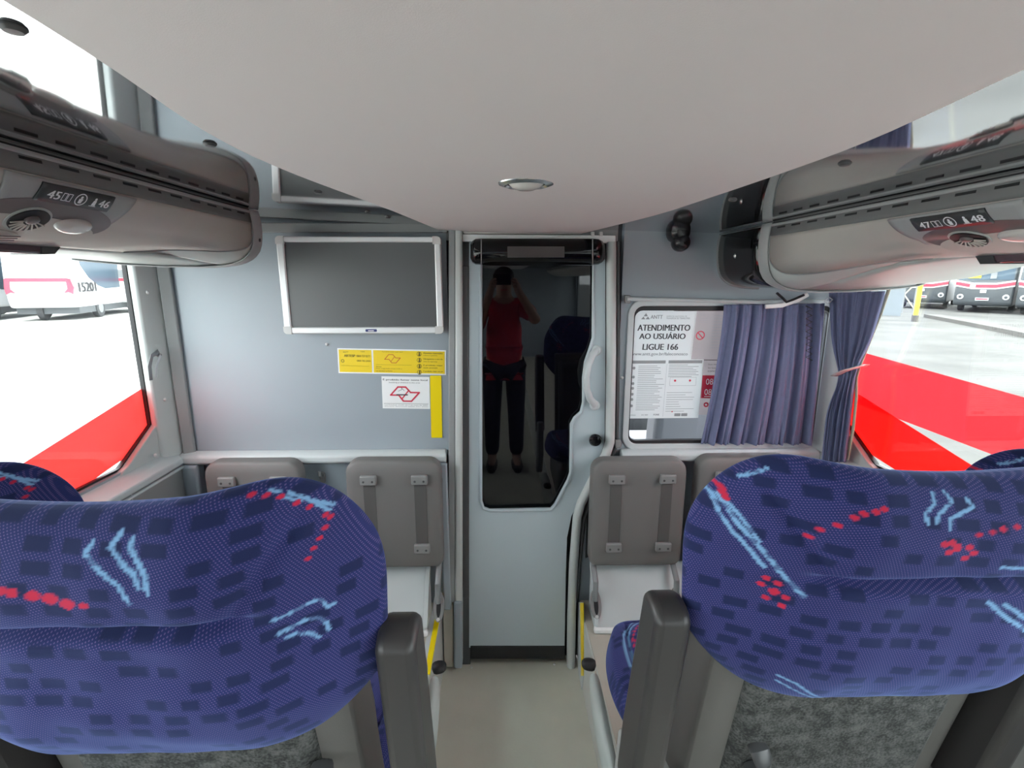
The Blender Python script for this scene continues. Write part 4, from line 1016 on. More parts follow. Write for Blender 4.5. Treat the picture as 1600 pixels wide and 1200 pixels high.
def cloth_mesh(name, V, F, UVs, weave, parent):
    me = bpy.data.meshes.new(name)
    o0 = ORG[parent.name]; V = V - np.array(o0)
    me.vertices.add(len(V)); me.vertices.foreach_set('co', V.astype(np.float32).ravel())
    me.loops.add(F.size); me.loops.foreach_set('vertex_index', F.astype(np.int32).ravel())
    me.polygons.add(len(F)); me.polygons.foreach_set('loop_start', np.arange(0, F.size, 4, dtype=np.int32))
    me.update(calc_edges=True)
    uvl = me.uv_layers.new(name='cloth'); uvl.data.foreach_set('uv', UVs[F.ravel()].astype(np.float32).ravel())
    ca = me.color_attributes.new('weave', 'FLOAT_COLOR', 'POINT')
    ca.data.foreach_set('color', np.concatenate([weave, np.ones((len(V), 1))], 1).astype(np.float32).ravel())
    me.polygons.foreach_set('use_smooth', np.ones(len(F), bool))
    me.materials.append(MATS['moquette']); me.validate()
    o = bpy.data.objects.new(name, me); COL.objects.link(o); o.parent = parent; ORG[o.name] = o0
    return o
def grid_faces(nu, nv, base=0, flip=False):
    j, i = np.meshgrid(np.arange(nv - 1), np.arange(nu - 1), indexing='ij')
    a = base + j * nu + i
    f = np.stack([a, a + 1, a + nu + 1, a + nu], -1).reshape(-1, 4)
    return f[:, ::-1] if flip else f
def sstep(x, a, b):
    t = np.clip((x - a) / (b - a), 0, 1); return t * t * (3 - 2 * t)

HW, ZB, ZT = 0.280, 0.935, 1.303
RY = 0.420
def head_cover(parent, cx, sh, strokes, reds, seam_u):
    nu, nv = 250, 220
    s = np.linspace(-1, 1, nu); t = np.linspace(-1, 1, nv)
    u1 = np.sin(np.pi / 2 * s); v1 = np.sin(np.pi / 2 * t)
    u, v = np.meshgrid(0.35 * s + 0.65 * u1, 0.35 * t + 0.65 * v1)
    au = np.abs(u)
    x = HW * u * (1 - 0.05 * np.clip(v, 0, 1) ** 3)
    ztop = ZT - 0.006 * np.cos(np.pi * np.clip(au / 0.8, 0, 1)) - 0.095 * (np.clip(au - 0.58, 0, 1) / 0.42) ** 2.4
    zbot = ZB + 0.115 * (np.clip(au - 0.42, 0, 1) / 0.58) ** 2.4
    z = zbot + (ztop - zbot) * (v + 1) / 2
    T = 0.056
    th = T * np.sqrt(np.clip(1 - np.abs(u) ** 3.4, 0, 1)) * np.sqrt(np.clip(1 - np.abs(v) ** 3.4, 0, 1))
    wing = 0.085 * sstep(np.abs(u), 0.35, 1.0) * (0.35 + 0.65 * (v + 1) / 2)
    yc_ = RY + sh + (ZT - z) * 0.20 + T + wing
    # sewn-in creases on the rear
    zcr = 1.170 - 0.01 * np.abs(u)
    groove = 0.026 * np.exp(-((z - zcr) / 0.010) ** 2) * (1 - sstep(np.abs(u), 0.45, 0.66))
    for sg in (-1, 1):
        ax, az, bx, bz = sg * 0.48 * HW, 1.158, sg * 0.72 * HW, 1.262
        d = seg_dist(x, z, [(ax, az), (bx, bz)]); groove = np.maximum(groove, 0.011 * np.exp(-(d / 0.009) ** 2))
    swell = 0.010 * np.exp(-((z - 1.22) / 0.045) ** 2) * (1 - sstep(np.abs(u), 0.4, 0.8)) + 0.014 * np.exp(-((z - 1.04) / 0.06) ** 2) * (1 - sstep(np.abs(u), 0.5, 0.9))
    wr_ = 0.0016 * np.sin(x * 60 + z * 35) * np.sin(z * 55 - x * 20)
    yr = yc_ - th - swell * (th / T) + groove * (th / T) + wr_ * (th / T); yf = yc_ + th
    X = x + cx
    rear = np.stack([X, yr, z], -1).reshape(-1, 3); front = np.stack([X, yf, z], -1).reshape(-1, 3)
    n = nu * nv
    V = np.concatenate([rear, front]); F = np.concatenate([grid_faces(nu, nv), grid_faces(nu, nv, n, True)])
    uv = np.stack([x, z], -1).reshape(-1, 2); uv = np.concatenate([uv, uv])
    dk = dashes(x, z); lb = np.zeros_like(x); rd = np.zeros_like(x)
    jit = 0.0016 * (hash2(np.floor(x * 420), np.floor(z * 420)) - 0.5)
    # cloth coordinates of a motif: the nearest point of the rear surface to where it is seen
    rel = rear - np.array((0, 0, EYE)); zc_ = rel @ np.array(FW)
    qx = 800 + FPX * (rel @ np.array(RT)) / zc_; qy = 600 - FPX * (rel @ np.array(UP)) / zc_
    xr, zr = x.ravel(), z.ravel()
    def loc(p):
        k = int(np.argmin((qx - p[0]) ** 2 + (qy - p[1]) ** 2)); return (xr[k], zr[k])
    for w, pts in strokes:
        d = seg_dist(x, z, [loc(p) for p in pts]) + jit
        lb = np.maximum(lb, np.clip((w - d) / 0.0012, 0, 1))
    for px, py, r in reds:
        a, b = loc((px, py)); d = np.hypot(x - a, (z - b) * 1.15) + jit * 0.6
        rd = np.maximum(rd, np.clip((r - d) / 0.0012, 0, 1))
    brk = np.where(hash2(np.floor(x * 190 + z * 60), np.floor(z * 150)) > 0.18, 1.0, 0.35)
    W = np.stack([rd, lb * brk * (1 - rd), dk * (1 - lb) * (1 - rd)], -1).reshape(-1, 3)
    W = np.concatenate([W, W])
    return cloth_mesh('headrest_cover', V, F, uv, W, parent)

def cushion(parent, cx, sh, name, y0, y1, zmid, T, hw, border, tilt=0.0):
    nu, nv = 110, 110
    s = np.linspace(-1, 1, nu); q = np.sin(np.pi / 2 * s)
    u, v = np.meshgrid(0.3 * s + 0.7 * q, 0.3 * s + 0.7 * q)
    x = hw * u * (1 - 0.55 * (1 - np.sqrt(1 - v * v / 2))); y = (y0 + y1) / 2 + (y1 - y0) / 2 * v * (1 - 0.75 * (1 - np.sqrt(1 - u * u / 2)))
    th = T * np.sqrt(np.clip(1 - np.abs(u) ** 3.5, 0, 1)) * np.sqrt(np.clip(1 - np.abs(v) ** 3.5, 0, 1))
    ed = np.maximum(np.abs(u), np.abs(v))
    zt = zmid + th - 0.010 * np.exp(-((ed - 0.80) / 0.03) ** 2) + 0.02 * sstep(np.abs(u), 0.6, 0.95) * (1 - sstep(np.abs(u), 0.95, 1))
    zt = zt + tilt * (y - y0); zl_ = zmid - th * 0.8
    V = np.concatenate([np.stack([x + cx, y + sh, zt], -1).reshape(-1, 3), np.stack([x + cx, y + sh, zl_], -1).reshape(-1, 3)])
    F = np.concatenate([grid_faces(nu, nv), grid_faces(nu, nv, nu * nv, True)])
    uv = np.stack([x, y], -1).reshape(-1, 2); uv = np.concatenate([uv, uv])
    dk = dashes(x + 0.3, y, 0.019, 0.036); lb = np.zeros_like(x); rd = np.zeros_like(x)
    if border:
        rr = np.sqrt(np.abs(u) ** 5 + np.abs(v) ** 5) ** 0.4
        front = v > -0.2
        br = np.where(hash2(np.floor(x * 60), np.floor(y * 60)) > 0.15, 1, 0.3)
        for c_, w_ in ((0.845, 0.012), (0.80, 0.011)): lb = np.maximum(lb, np.clip((w_ - np.abs(rr - c_)) / 0.006, 0, 1) * front * br)
        rd = np.clip((0.016 - np.abs(rr - 0.755)) / 0.006, 0, 1) * front * (np.sin((x + y * 0.7) * 2 * np.pi / 0.016) > 0.0)
    W = np.stack([rd, lb * (1 - rd), dk * (1 - lb) * (1 - rd)], -1).reshape(-1, 3); W = np.concatenate([W, W])
    return cloth_mesh(name, V, F, uv, W, parent)

def seat(cx, sh, side, strokes, reds, hook_px, lab, grp, arm_x):
    """side: +1 when the aisle lies towards +X."""
    r = empty('passenger_seat', (cx, 0.85, PLAT))
    head_cover(r, cx, sh, strokes, reds, 0.5)
    rear = lambda z: RY + sh + (ZT - z) * 0.20
    # plastic rear shell with carpet panel
    def shell(hw0, hw1, z0, z1, d0, d1, nm, m, bev):
        mb = MB(); n = 14; vs = []
        for k in range(n):
            t_ = k / (n - 1); z = z0 + (z1 - z0) * t_; hw_ = hw0 + (hw1 - hw0) * t_
            y = rear(z)
            vs += [(cx - hw_, y + d1, z), (cx - hw_ * 0.97, y + d0 + 0.012, z), (cx - hw_ * 0.86, y + d0, z), (cx + hw_ * 0.86, y + d0, z), (cx + hw_ * 0.97, y + d0 + 0.012, z), (cx + hw_, y + d1, z)]
        f = [(k * 6 + i, k * 6 + (i + 1) % 6, (k + 1) * 6 + (i + 1) % 6, (k + 1) * 6 + i) for k in range(n - 1) for i in range(6)] + [tuple(range(6)), tuple(range((n - 1) * 6, n * 6))]
        return mb.add(vs, f).build(nm, m, r, bevel=bev, angle=50)
    shell(0.226, 0.223, 0.52, 1.10, 0.085, 0.165, 'back_shell', 'seat_shell', 0.004)
    shell(0.172, 0.170, 0.54, 1.06, 0.068, 0.10, 'back_carpet', 'seat_carpet', 0.006)
    # coat hook on the carpet: two rounded tabs
    ph = UP3(hook_px[0], hook_px[1], (0, 1, 0.2), rear(0) + 0.066)
    mb = MB(); mb.tube([ph + Vector((0, 0.006, 0.024)), ph + Vector((0.002, -0.012, 0.020)), ph + Vector((0.006, -0.022, 0.0)), ph + Vector((0.008, -0.020, -0.012))], [(0.016, 0.005), (0.018, 0.007), (0.015, 0.007), (0.008, 0.004)], 12, ell=(1, 0, 0))
    mb.tube([ph + Vector((0, 0.008, -0.018)), ph + Vector((0.002, -0.012, -0.022)), ph + Vector((0.005, -0.022, -0.044)), ph + Vector((0.006, -0.016, -0.058))], [(0.018, 0.005), (0.020, 0.007), (0.018, 0.007), (0.010, 0.004)], 12, ell=(1, 0, 0))
    mb.build('coat_hook', 'hook', r, sub=1)
    cushion(r, cx - (0.034 if side < 0 else 0.012), sh, 'seat_cushion', 0.68, 1.145 - sh, 0.632, 0.075, 0.262, True)
    # backrest padding on the passenger side
    mb = MB(); mb.prism([(cx - 0.205, rear(z) + d, z) for d, z in ((0.15, 0.66), (0.23, 0.68), (0.24, 0.80), (0.21, 1.05), (0.15, 1.07))], (0.41, 0, 0)).build('backrest', 'armrest', r, bevel=0.025, seg=3)
    # base: grey skirt, side cover, pedestal
    ya, yb = 0.68, 1.09
    MB().prism([(cx - 0.24, y, z) for y, z in ((ya, PLAT + 0.12), (ya, 0.63), (yb, 0.61), (yb + 0.015, 0.56), (yb - 0.10, PLAT + 0.10))], (0.48, 0, 0)).build('seat_skirt', 'seat_shell_light', r, bevel=0.02, seg=3)
    MB().box(cx - 0.16, cx + 0.16, ya + 0.05, yb - 0.12, PLAT, PLAT + 0.13).build('pedestal', 'trim_dark', r, bevel=0.01)
    xs = cx + side * (0.250 if side > 0 else 0.292)
    MB().tube([(xs + side * k_, y, z) for k_, y, z in ((0.0, 1.13, 0.500), (0.004, 1.07, 0.487), (0.004, 0.98, 0.462), (0.0, 0.90, 0.438), (-0.004, 0.86, 0.425))], [(0.012, 0.014), (0.017, 0.030), (0.020, 0.038), (0.018, 0.034), (0.010, 0.016)], 16, ell=(side, 0, 0)).build('recline_cover', 'rack_grey', r, sub=1)
    MB().tube([(xs - side * 0.012, 1.15, 0.500), (xs + side * 0.008, 1.155, 0.503), (xs + side * 0.022, 1.155, 0.503), (xs + side * 0.028, 1.155, 0.503)], [(0.018, 0.014), (0.020, 0.016), (0.017, 0.013), (0.006, 0.005)], 14, ell=(0, 1, 0)).build('recline_knob', 'rubber', r, sub=1)
    # folded-up armrests
    for sx, xa in ((side, arm_x), (-side, cx - side * 0.262)):
        yt0 = (0.515 if side > 0 else 0.575) ; zt0 = 1.10 if side > 0 else 1.085
        pr_ = []
        for k in range(9):
            a = math.pi * (1 - k / 8); pr_.append((yt0 + 0.040 + 0.036 * math.cos(a), zt0 - 0.022 + 0.022 * math.sin(a)))
        pr_ += [(yt0 + 0.145, 0.78), (yt0 + 0.165, 0.66), (yt0 + 0.10, 0.63), (yt0 + 0.065, 0.72)]
        o = MB().prism([(xa - 0.025, y, z) for y, z in pr_], (0.050, 0, 0)).build('armrest', 'armrest', r, bevel=0.012, seg=4)
        MB().prism([(xa - 0.020, y, z) for y, z in ((yt0 + 0.07, 0.70), (yt0 + 0.185, 0.72), (yt0 + 0.21, 0.52), (yt0 + 0.15, 0.40), (yt0 + 0.10, 0.40))], (0.038, 0, 0)).build('armrest_bracket', 'seat_shell_light', r, bevel=0.01, seg=3)
    o = tag(r, lab, 'seat', grp)
    return r

SL = [(0.0028, [(144, 848), (133, 865), (154, 890), (183, 917), (200, 944)]), (0.0030, [(190, 831), (173, 854), (192, 883), (212, 900), (215, 921)]), (0.0030, [(206, 840), (204, 854), (217, 879), (227, 900), (233, 927)]),
      (0.0026, [(428, 969), (449, 961), (471, 949), (487, 940), (503, 937), (513, 947), (521, 943)]), (0.0028, [(436, 989), (460, 979), (476, 969), (497, 965), (511, 972), (515, 984)]), (0.0026, [(444, 997), (465, 991), (484, 988), (497, 996)]),
      (0.0020, [(452, 769), (519, 789)]), (0.0018, [(420, 765), (439, 767)]), (0.0018, [(447, 777), (473, 783)]), (0.0022, [(487, 781), (516, 797)])]
RL = [(2, 925, .0055), (19, 927, .006), (50, 931, .0072), (79, 935, .0076), (104, 944, .0076), (129, 949, .005)] + [(a, b, .0034) for a, b in ((392, 773), (415, 773), (439, 776), (463, 785), (484, 792), (508, 804), (517, 807), (509, 824), (501, 840), (492, 855), (481, 872))]
SR = [(0.0032, [(1108, 762), (1122, 798), (1143, 829), (1160, 846), (1177, 867), (1195, 885)]), (0.0034, [(1122, 773), (1152, 817), (1185, 852), (1218, 892), (1256, 931)]), (0.0028, [(1131, 779), (1156, 806), (1185, 846)]),
      (0.0026, [(1456, 771), (1462, 787), (1447, 804), (1452, 819)]), (0.0026, [(1475, 769), (1487, 783), (1468, 804), (1464, 817)]), (0.0026, [(1510, 779), (1520, 792), (1485, 812), (1485, 827)]),
      (0.0032, [(1543, 939), (1570, 962), (1600, 985)]), (0.0032, [(1570, 943), (1600, 966)]), (0.0026, [(1564, 888), (1600, 887)]),
      (0.0024, [(1214, 1054), (1247, 1070), (1285, 1080)]), (0.0020, [(1212, 1062), (1243, 1079), (1285, 1082)]), (0.0024, [(1329, 1089), (1377, 1087), (1427, 1094), (1481, 1096)]), (0.0018, [(1331, 1096), (1380, 1096), (1477, 1100)]), (0.0018, [(1157, 744), (1200, 731)])]
RR = [(a, b, .0062) for a, b in ((1208, 923), (1497, 856))] + [(a, b, .0048) for a, b in ((1189, 912), (1197, 902), (1216, 912), (1197, 933), (1227, 935), (1220, 946), (1477, 852), (1489, 848), (1514, 854), (1485, 864), (1508, 873), (1520, 864))] + \
     [(a, b, .0042) for a, b in ((1260, 837), (1281, 828), (1308, 820), (1335, 810), (1352, 804), (1368, 799), (1383, 796), (1531, 837), (1550, 832), (1570, 826), (1590, 823), (1125, 760), (1130, 770), (1134, 778))] + [(a, 1098, .004) for a in (1270, 1282, 1296, 1308)]
CXL, CXR = -0.424, 0.536
sl_ = seat(CXL, 0.0, 1, SL, RL, (505, 1212), 'blue patterned aisle seat seen from behind on the TV side with dotted red line', 'passenger seats', -0.128)
sr_ = seat(CXR, 0.06, -1, SR, RR, (1178, 1178), 'blue patterned aisle seat seen from behind on the curtained side with red flower', 'passenger seats', 0.232)
# window seats beside them (copies, mostly out of the picture)
for src, cx, kx, dy_, lab in ((sl_, CXL - 0.472, 0.74, 0.21, 'blue window seat on the TV side, only its shoulder seen beyond the aisle seat'), (sr_, CXR + 0.455, 0.68, 0.17, 'blue window seat on the curtained side, only its shoulder seen beyond the aisle seat')):
    c = copy_tree(src); c.location.x += cx - ORG[src.name].x; c['label'] = lab; c.scale.x = kx; c.scale.z = 0.945; c.location.y += dy_
    for ch in [k for k in c.children_recursive if k.name.startswith('armrest')]: bpy.data.objects.remove(ch)

# ------------------------------------------------------------------ the photographer, standing in the aisle behind the viewpoint (seen in the dark door pane)
def skin_figure(name, joints, bones, m, parent, sub=2):
    me = bpy.data.meshes.new(name); keys = list(joints); ix = {k: i for i, k in enumerate(keys)}
    o0 = ORG[parent.name]
    me.from_pydata([Vector(joints[k][0]) - o0 for k in keys], [(ix[a], ix[b]) for a, b in bones], [])
    o = bpy.data.objects.new(name, me); COL.objects.link(o); o.parent = parent; ORG[o.name] = o0
    md = o.modifiers.new('skin', 'SKIN'); md.use_smooth_shade = True
    for i, k in enumerate(keys):
        rr = joints[k][1]; me.skin_vertices[0].data[i].radius = rr if isinstance(rr, tuple) else (rr, rr); me.skin_vertices[0].data[i].use_root = (i == 0)
    s_ = o.modifiers.new('smooth', 'SUBSURF'); s_.levels = sub; s_.render_levels = sub
    me.materials.append(MATS[m]); return o
PX, PY = 0.035, -0.40
pe = empty('person', (PX, PY, 0.0))
J = {}
def j(k, x, y, z, r): J[k] = ((PX + x, PY + y, z), r)
j('pelvis', 0, 0, 0.88, (0.13, 0.10)); j('waist', 0, 0.0, 0.99, (0.125, 0.095)); j('chest', 0, 0.0, 1.17, (0.145, 0.10)); j('collar', 0, 0.0, 1.32, (0.10, 0.075)); j('neck', 0, 0.01, 1.385, 0.052); j('skull', 0, 0.025, 1.47, (0.070, 0.088)); j('crown', 0, 0.015, 1.555, (0.062, 0.075))
bones = [('pelvis', 'waist'), ('waist', 'chest'), ('chest', 'collar'), ('collar', 'neck'), ('neck', 'skull'), ('skull', 'crown')]
for s_, n_ in ((-1, 'a'), (1, 'b')):
    j('hip' + n_, s_ * 0.09, 0, 0.82, 0.085); j('knee' + n_, s_ * 0.095, 0.01, 0.46, 0.058); j('ankle' + n_, s_ * 0.10, -0.01, 0.09, 0.040); j('toe' + n_, s_ * 0.105, 0.13, 0.035, (0.038, 0.028))
    bones += [('pelvis', 'hip' + n_), ('hip' + n_, 'knee' + n_), ('knee' + n_, 'ankle' + n_), ('ankle' + n_, 'toe' + n_)]
    j('shoulder' + n_, s_ * 0.175, 0.0, 1.29, 0.060); j('elbow' + n_, s_ * (0.25 if s_ > 0 else 0.22), 0.10, 1.20 if s_ > 0 else 1.08, 0.043); j('wrist' + n_, s_ * 0.095, 0.305, 1.44, 0.028)
    bones += [('collar', 'shoulder' + n_), ('shoulder' + n_, 'elbow' + n_), ('elbow' + n_, 'wrist' + n_)]
    j('palm' + n_, s_ * 0.08, 0.335, 1.475, (0.030, 0.018)); bones.append(('wrist' + n_, 'palm' + n_))
    for k, (dz, L) in enumerate(((0.030, 0.050), (0.012, 0.056), (-0.006, 0.052), (-0.022, 0.042))):
        a, b = 'f%d%s' % (k, n_), 'g%d%s' % (k, n_)
        j(a, s_ * 0.082, 0.350, 1.485 + dz, 0.009); j(b, s_ * (0.078 - L * 0.5), 0.358, 1.488 + dz, 0.008); bones += [('palm' + n_, a), (a, b)]
    j('t0' + n_, s_ * 0.070, 0.318, 1.500, 0.010); j('t1' + n_, s_ * 0.045, 0.322, 1.508, 0.009); bones += [('palm' + n_, 't0' + n_), ('t0' + n_, 't1' + n_)]
body = skin_figure('body', J, bones, 'skin', pe)
# shirt and trousers as clothing shells
S1 = {k: (J[k][0], tuple(q + 0.014 for q in (J[k][1] if isinstance(J[k][1], tuple) else (J[k][1],) * 2))) for k in ('pelvis', 'waist', 'chest', 'collar', 'shouldera', 'shoulderb')}
for n_ in 'ab':
    a, b = Vector(J['shoulder' + n_][0]), Vector(J['elbow' + n_][0]); S1['sleeve' + n_] = (tuple(a.lerp(b, 0.75)), 0.064)
S1['hem'] = ((PX, PY, 0.80), (0.150, 0.122))
skin_figure('shirt', S1, [('hem', 'pelvis'), ('pelvis', 'waist'), ('waist', 'chest'), ('chest', 'collar'), ('collar', 'shouldera'), ('collar', 'shoulderb'), ('shouldera', 'sleevea'), ('shoulderb', 'sleeveb')], 'shirt', pe)
T1 = {'pelvis': (J['pelvis'][0], (0.135, 0.105))}
bt = []
for n_ in 'ab':
    for k, rr in (('hip', 0.096), ('knee', 0.072), ('ankle', 0.060)): T1[k + n_] = (J[k + n_][0], rr)
    bt += [('pelvis', 'hip' + n_), ('hip' + n_, 'knee' + n_), ('knee' + n_, 'ankle' + n_)]
skin_figure('trousers', T1, bt, 'trousers', pe)
def ball(c, rx, ry, rz, n=14):
    mb = MB(); mb.grid(lambda u, v: Vector(c) + Vector((rx * math.sin(math.pi * v) * math.cos(2 * math.pi * u), ry * math.sin(math.pi * v) * math.sin(2 * math.pi * u), rz * math.cos(math.pi * v))), 2 * n, n); return mb
hc = Vector((PX, PY, 0))
ball(hc + Vector((0, -0.008, 1.535)), 0.079, 0.095, 0.075).build('hair', 'hair', pe)
for s_ in (-1, 1):
    ball(hc + Vector((s_ * 0.030, 0.103, 1.505)), 0.011, 0.008, 0.007, 8).build('eye', 'ink_white', pe)
    ball(hc + Vector((s_ * 0.030, 0.110, 1.505)), 0.005, 0.004, 0.005, 8).build('pupil', 'hair', pe)
    ball(hc + Vector((s_ * 0.076, 0.02, 1.495)), 0.010, 0.018, 0.030, 8).build('ear', 'skin', pe)
    mb = MB().tube([hc + Vector((s_ * 0.10, -0.06, 0.03)), hc + Vector((s_ * 0.10, 0.0, 0.045)), hc + Vector((s_ * 0.105, 0.10, 0.035)), hc + Vector((s_ * 0.105, 0.16, 0.025))], [(0.036, 0.028), (0.045, 0.043), (0.046, 0.034), (0.028, 0.022)], 14, ell=(1, 0, 0)); mb.build('shoe', 'shoe', pe)
MB().tube([hc + Vector((0, 0.104, 1.505)), hc + Vector((0, 0.125, 1.475)), hc + Vector((0, 0.108, 1.463))], [0.008, 0.014, 0.008], 10).build('nose', 'skin', pe)
MB().tube([hc + Vector((-0.024, 0.100, 1.437)), hc + Vector((0, 0.110, 1.435)), hc + Vector((0.024, 0.100, 1.437))], [(0.003, 0.005)] * 3, 8).build('mouth', 'ink_red', pe)
tag(pe, 'person in a red shirt holding up a phone, mirrored in the dark door pane', 'person')
ph_ = MB().box(PX - 0.078 , PX + 0.078 - 0.03, -0.058, -0.050, EYE - 0.045, EYE + 0.03)
tag(ph_.build('phone', 'gloss_black', bevel=0.003), 'black phone held by the person in the red shirt', 'phone')

# ------------------------------------------------------------------ driver cab beyond the bulkhead
YC = 3.55
tag(MB().box(XL - 0.05, XR + 0.05, D + 0.04, YC, 0.15, 0.20).build('floor_cab', 'cab_dark', smooth=False), 'dark floor of the driver cab beyond the front window', kind='structure')
mb = MB(); mb.box(XL - 0.05, XR + 0.05, D + 0.04, YC, 1.95, 2.0); mb.box(XL - 0.05, XR + 0.05, YC, YC + 0.05, 0.15, 0.95)
mb.box(XL - 0.05, XL, D + 0.04, YC, 0.15, 1.0); mb.box(XR, XR + 0.05, D + 0.04, YC, 0.15, 0.85); mb.box(XL - 0.05, XL, D + 0.04, D + 0.3, 1.0, 1.95); mb.box(XR, XR + 0.05, D + 0.04, D + 0.12, 0.85, 1.95); mb.box(-0.25, -0.20, D + 0.04, D + 0.9, 0.2, 1.95)
tag(mb.build('wall_cab', 'cab_dark', smooth=False), 'dark lining of the driver cab around the windscreen', kind='structure')
ds = empty('driver_seat', (0.92, 2.35, 0.20))
MB().prism([(0.68, y, z) for y, z in ((2.12, 0.55), (2.05, 1.10), (2.10, 1.14), (2.20, 1.10), (2.26, 0.66), (2.66, 0.70), (2.68, 0.58), (2.62, 0.50))], (0.48, 0, 0)).build('white_cover', 'cab_white', ds, bevel=0.04, seg=3)
MB().prism([(0.74, y, z) for y, z in ((2.06, 1.14), (2.04, 1.40), (2.09, 1.44), (2.15, 1.40), (2.18, 1.14))], (0.22, 0, 0)).build('headrest', 'cab_brown', ds, bevel=0.03, seg=3)
MB().box(0.74, 1.08, 2.2, 2.55, 0.20, 0.52).build('base', 'cab_dark', ds, bevel=0.02)
tag(ds, 'driver seat in a white cover behind the notices on the front window', 'seat')
db = empty('dashboard', (0.75, 3.2, 0.20))
MB().prism([(0.05, y, z) for y, z in ((2.95, 0.75), (3.0, 0.98), (3.2, 1.06), (3.5, 1.02), (3.5, 0.4), (3.05, 0.4))], (1.10, 0, 0)).build('cowl', 'bus_grey', db, bevel=0.03, seg=3)
MB().box(0.1, 1.1, 3.06, 3.48, 0.20, 0.41).build('plinth', 'cab_dark', db)
st = [Vector((0.84 + 0.21 * math.cos(a), 2.86 + 0.08 * math.sin(a), 0.98 + 0.18 * math.sin(a))) for a in np.linspace(0, 2 * math.pi, 28, endpoint=False)]
MB().tube(st, 0.015, 8, closed=True).build('steering_wheel', 'cab_brown', db); MB().tube([(0.63, 2.86, 0.98), (0.84, 2.88, 0.97), (1.05, 2.86, 0.98)], 0.014, 8).build('wheel_spoke', 'cab_brown', db); MB().tube([(0.84, 2.88, 0.97), (0.84, 3.0, 0.85)], 0.03, 10).build('steering_column', 'cab_dark', db)
tag(db, 'grey dashboard with brown steering wheel in the driver cab', 'dashboard')

# ------------------------------------------------------------------ the yard outside
GZ = -0.45
tag(MB().add([(-160, -160, GZ), (4, -160, GZ), (4, 160, GZ), (-160, 160, GZ)], [(0, 1, 2, 3)]).build('ground', 'ground', smooth=False, org=(0, 0, GZ)), 'pale dusty concrete yard outside the coach windows', kind='structure')
tag(MB().add([(4, -160, GZ), (160, -160, GZ), (160, 160, GZ), (4, 160, GZ)], [(0, 1, 2, 3)]).build('ground_dimmed', 'ground_dim', smooth=False, org=(4, 0, GZ)), 'streaked yard outside the curtained side window, colour darkened to cut outdoor glare', kind='structure')
def gpt(px, py): return U(px, py, Z=GZ)
def at_dist(px, dist):
    """Ground point in the direction of a picture column at a horizontal distance."""
    d = U(px, 460, Z=GZ); d = Vector((d.x, d.y, 0)).normalized() * dist; return Vector((d.x, d.y, GZ)), math.atan2(d.x, d.y)
def white_coach(px, dist, lab, number=None, turn=0.0, ln=10.5):
    """Coach parked with its tail to us; local x right, y away from us, z up from the ground."""
    p, ang = at_dist(px, dist)
    R = Matrix.Translation(p) @ Matrix.Rotation(-ang + turn, 4, 'Z')
    r = empty('white_coach', p); W = 1.28
    def part(mb, nm, m, par=None, **k): return mb.xform(R).build(nm, m, par or r, **k)
    prof = [(0.10, 0.62), (0.0, 0.95), (-0.05, 1.5), (0.0, 2.2), (0.12, 3.1), (0.4, 3.45), (ln - 0.3, 3.45), (ln, 2.9), (ln, 0.62)]
    part(MB().prism([(-W, y, z) for y, z in prof], (2 * W, 0, 0)), 'body', 'bus_white', bevel=0.10, seg=3)
    part(MB().box(-W + 0.08, W - 0.08, 0.4, ln - 0.3, 0.32, 0.63), 'chassis', 'bus_under')
    part(MB().prism([(-W + 0.12, -0.045, 2.02), (W - 0.28, -0.045, 2.02), (W - 0.28, 0.02, 2.45), (-W + 0.12, 0.02, 2.45)], (0, 0.05, 0)), 'rear_window', 'bus_grey', smooth=False)
    part(MB().box(-W + 0.10, W - 0.2, -0.065, 0.0, 1.82, 1.98), 'rear_stripe', 'bus_red')
    for s_ in (-1, 1):
        part(MB().prism([(s_ * (W - 0.38), -0.075, 1.30), (s_ * (W - 0.20), -0.075, 1.34), (s_ * (W - 0.04), -0.06, 1.25), (s_ * (W + 0.008), -0.03, 1.55), (s_ * (W - 0.06), -0.06, 1.95), (s_ * (W - 0.24), -0.07, 1.98), (s_ * (W - 0.22), -0.07, 1.5)], (0, 0.12, 0)), 'tail_light', 'bus_red', smooth=False)
        part(MB().box(-W - 0.006 if s_ < 0 else W, -W if s_ < 0 else W + 0.006, 0.9, 1.15, 1.05, 1.2), 'fuel_flap', 'bus_grey')
        g = [(0.9, 3.15), (1.0, 2.6), (1.7, 2.0), (2.6, 1.62), (3.4, 1.45), (ln - 0.6, 1.6), (ln - 0.5, 3.15)]
        part(MB().prism([(s_ * (W + 0.001), y, z) for y, z in g], (s_ * 0.012, 0, 0)), 'side_glass', 'bus_glass', smooth=False)
        for y in (2.6, ln - 2.4):
            wh = part(MB().lathe([(0.30, -0.13), (0.48, -0.12), (0.50, 0.0), (0.48, 0.12), (0.30, 0.13)], (s_ * (W - 0.16), y, 0.50), (1, 0, 0), 24), 'wheel', 'tyre')
            part(MB().lathe([(0.0, -0.135), (0.27, -0.14), (0.27, 0.14), (0.0, 0.135)], (s_ * (W - 0.16), y, 0.50), (1, 0, 0), 18), 'rim', 'bus_grey', wh)
    part(MB().lathe([(0.30, -0.13), (0.46, -0.12), (0.48, 0.0), (0.46, 0.12), (0.30, 0.13)], (-0.35, 0.75, 0.49), (1, 0.1, 0), 24), 'spare_wheel', 'tyre')
    if number:
        M = lambda x, y, off=0: R @ Vector((W + 0.014, 0.50 + x, 1.33 + y))
        put_text(MB(), number, M, 0, 0, 1.8, 0.46, bold=0.06).build('fleet_number', 'rubber', r, smooth=False)
    return tag(r, lab, 'coach', 'white coaches parked outside')
white_coach(64, 32, 'white coach with red tail stripe and fleet number outside, beside the window pillar view', '15201', turn=-0.42)
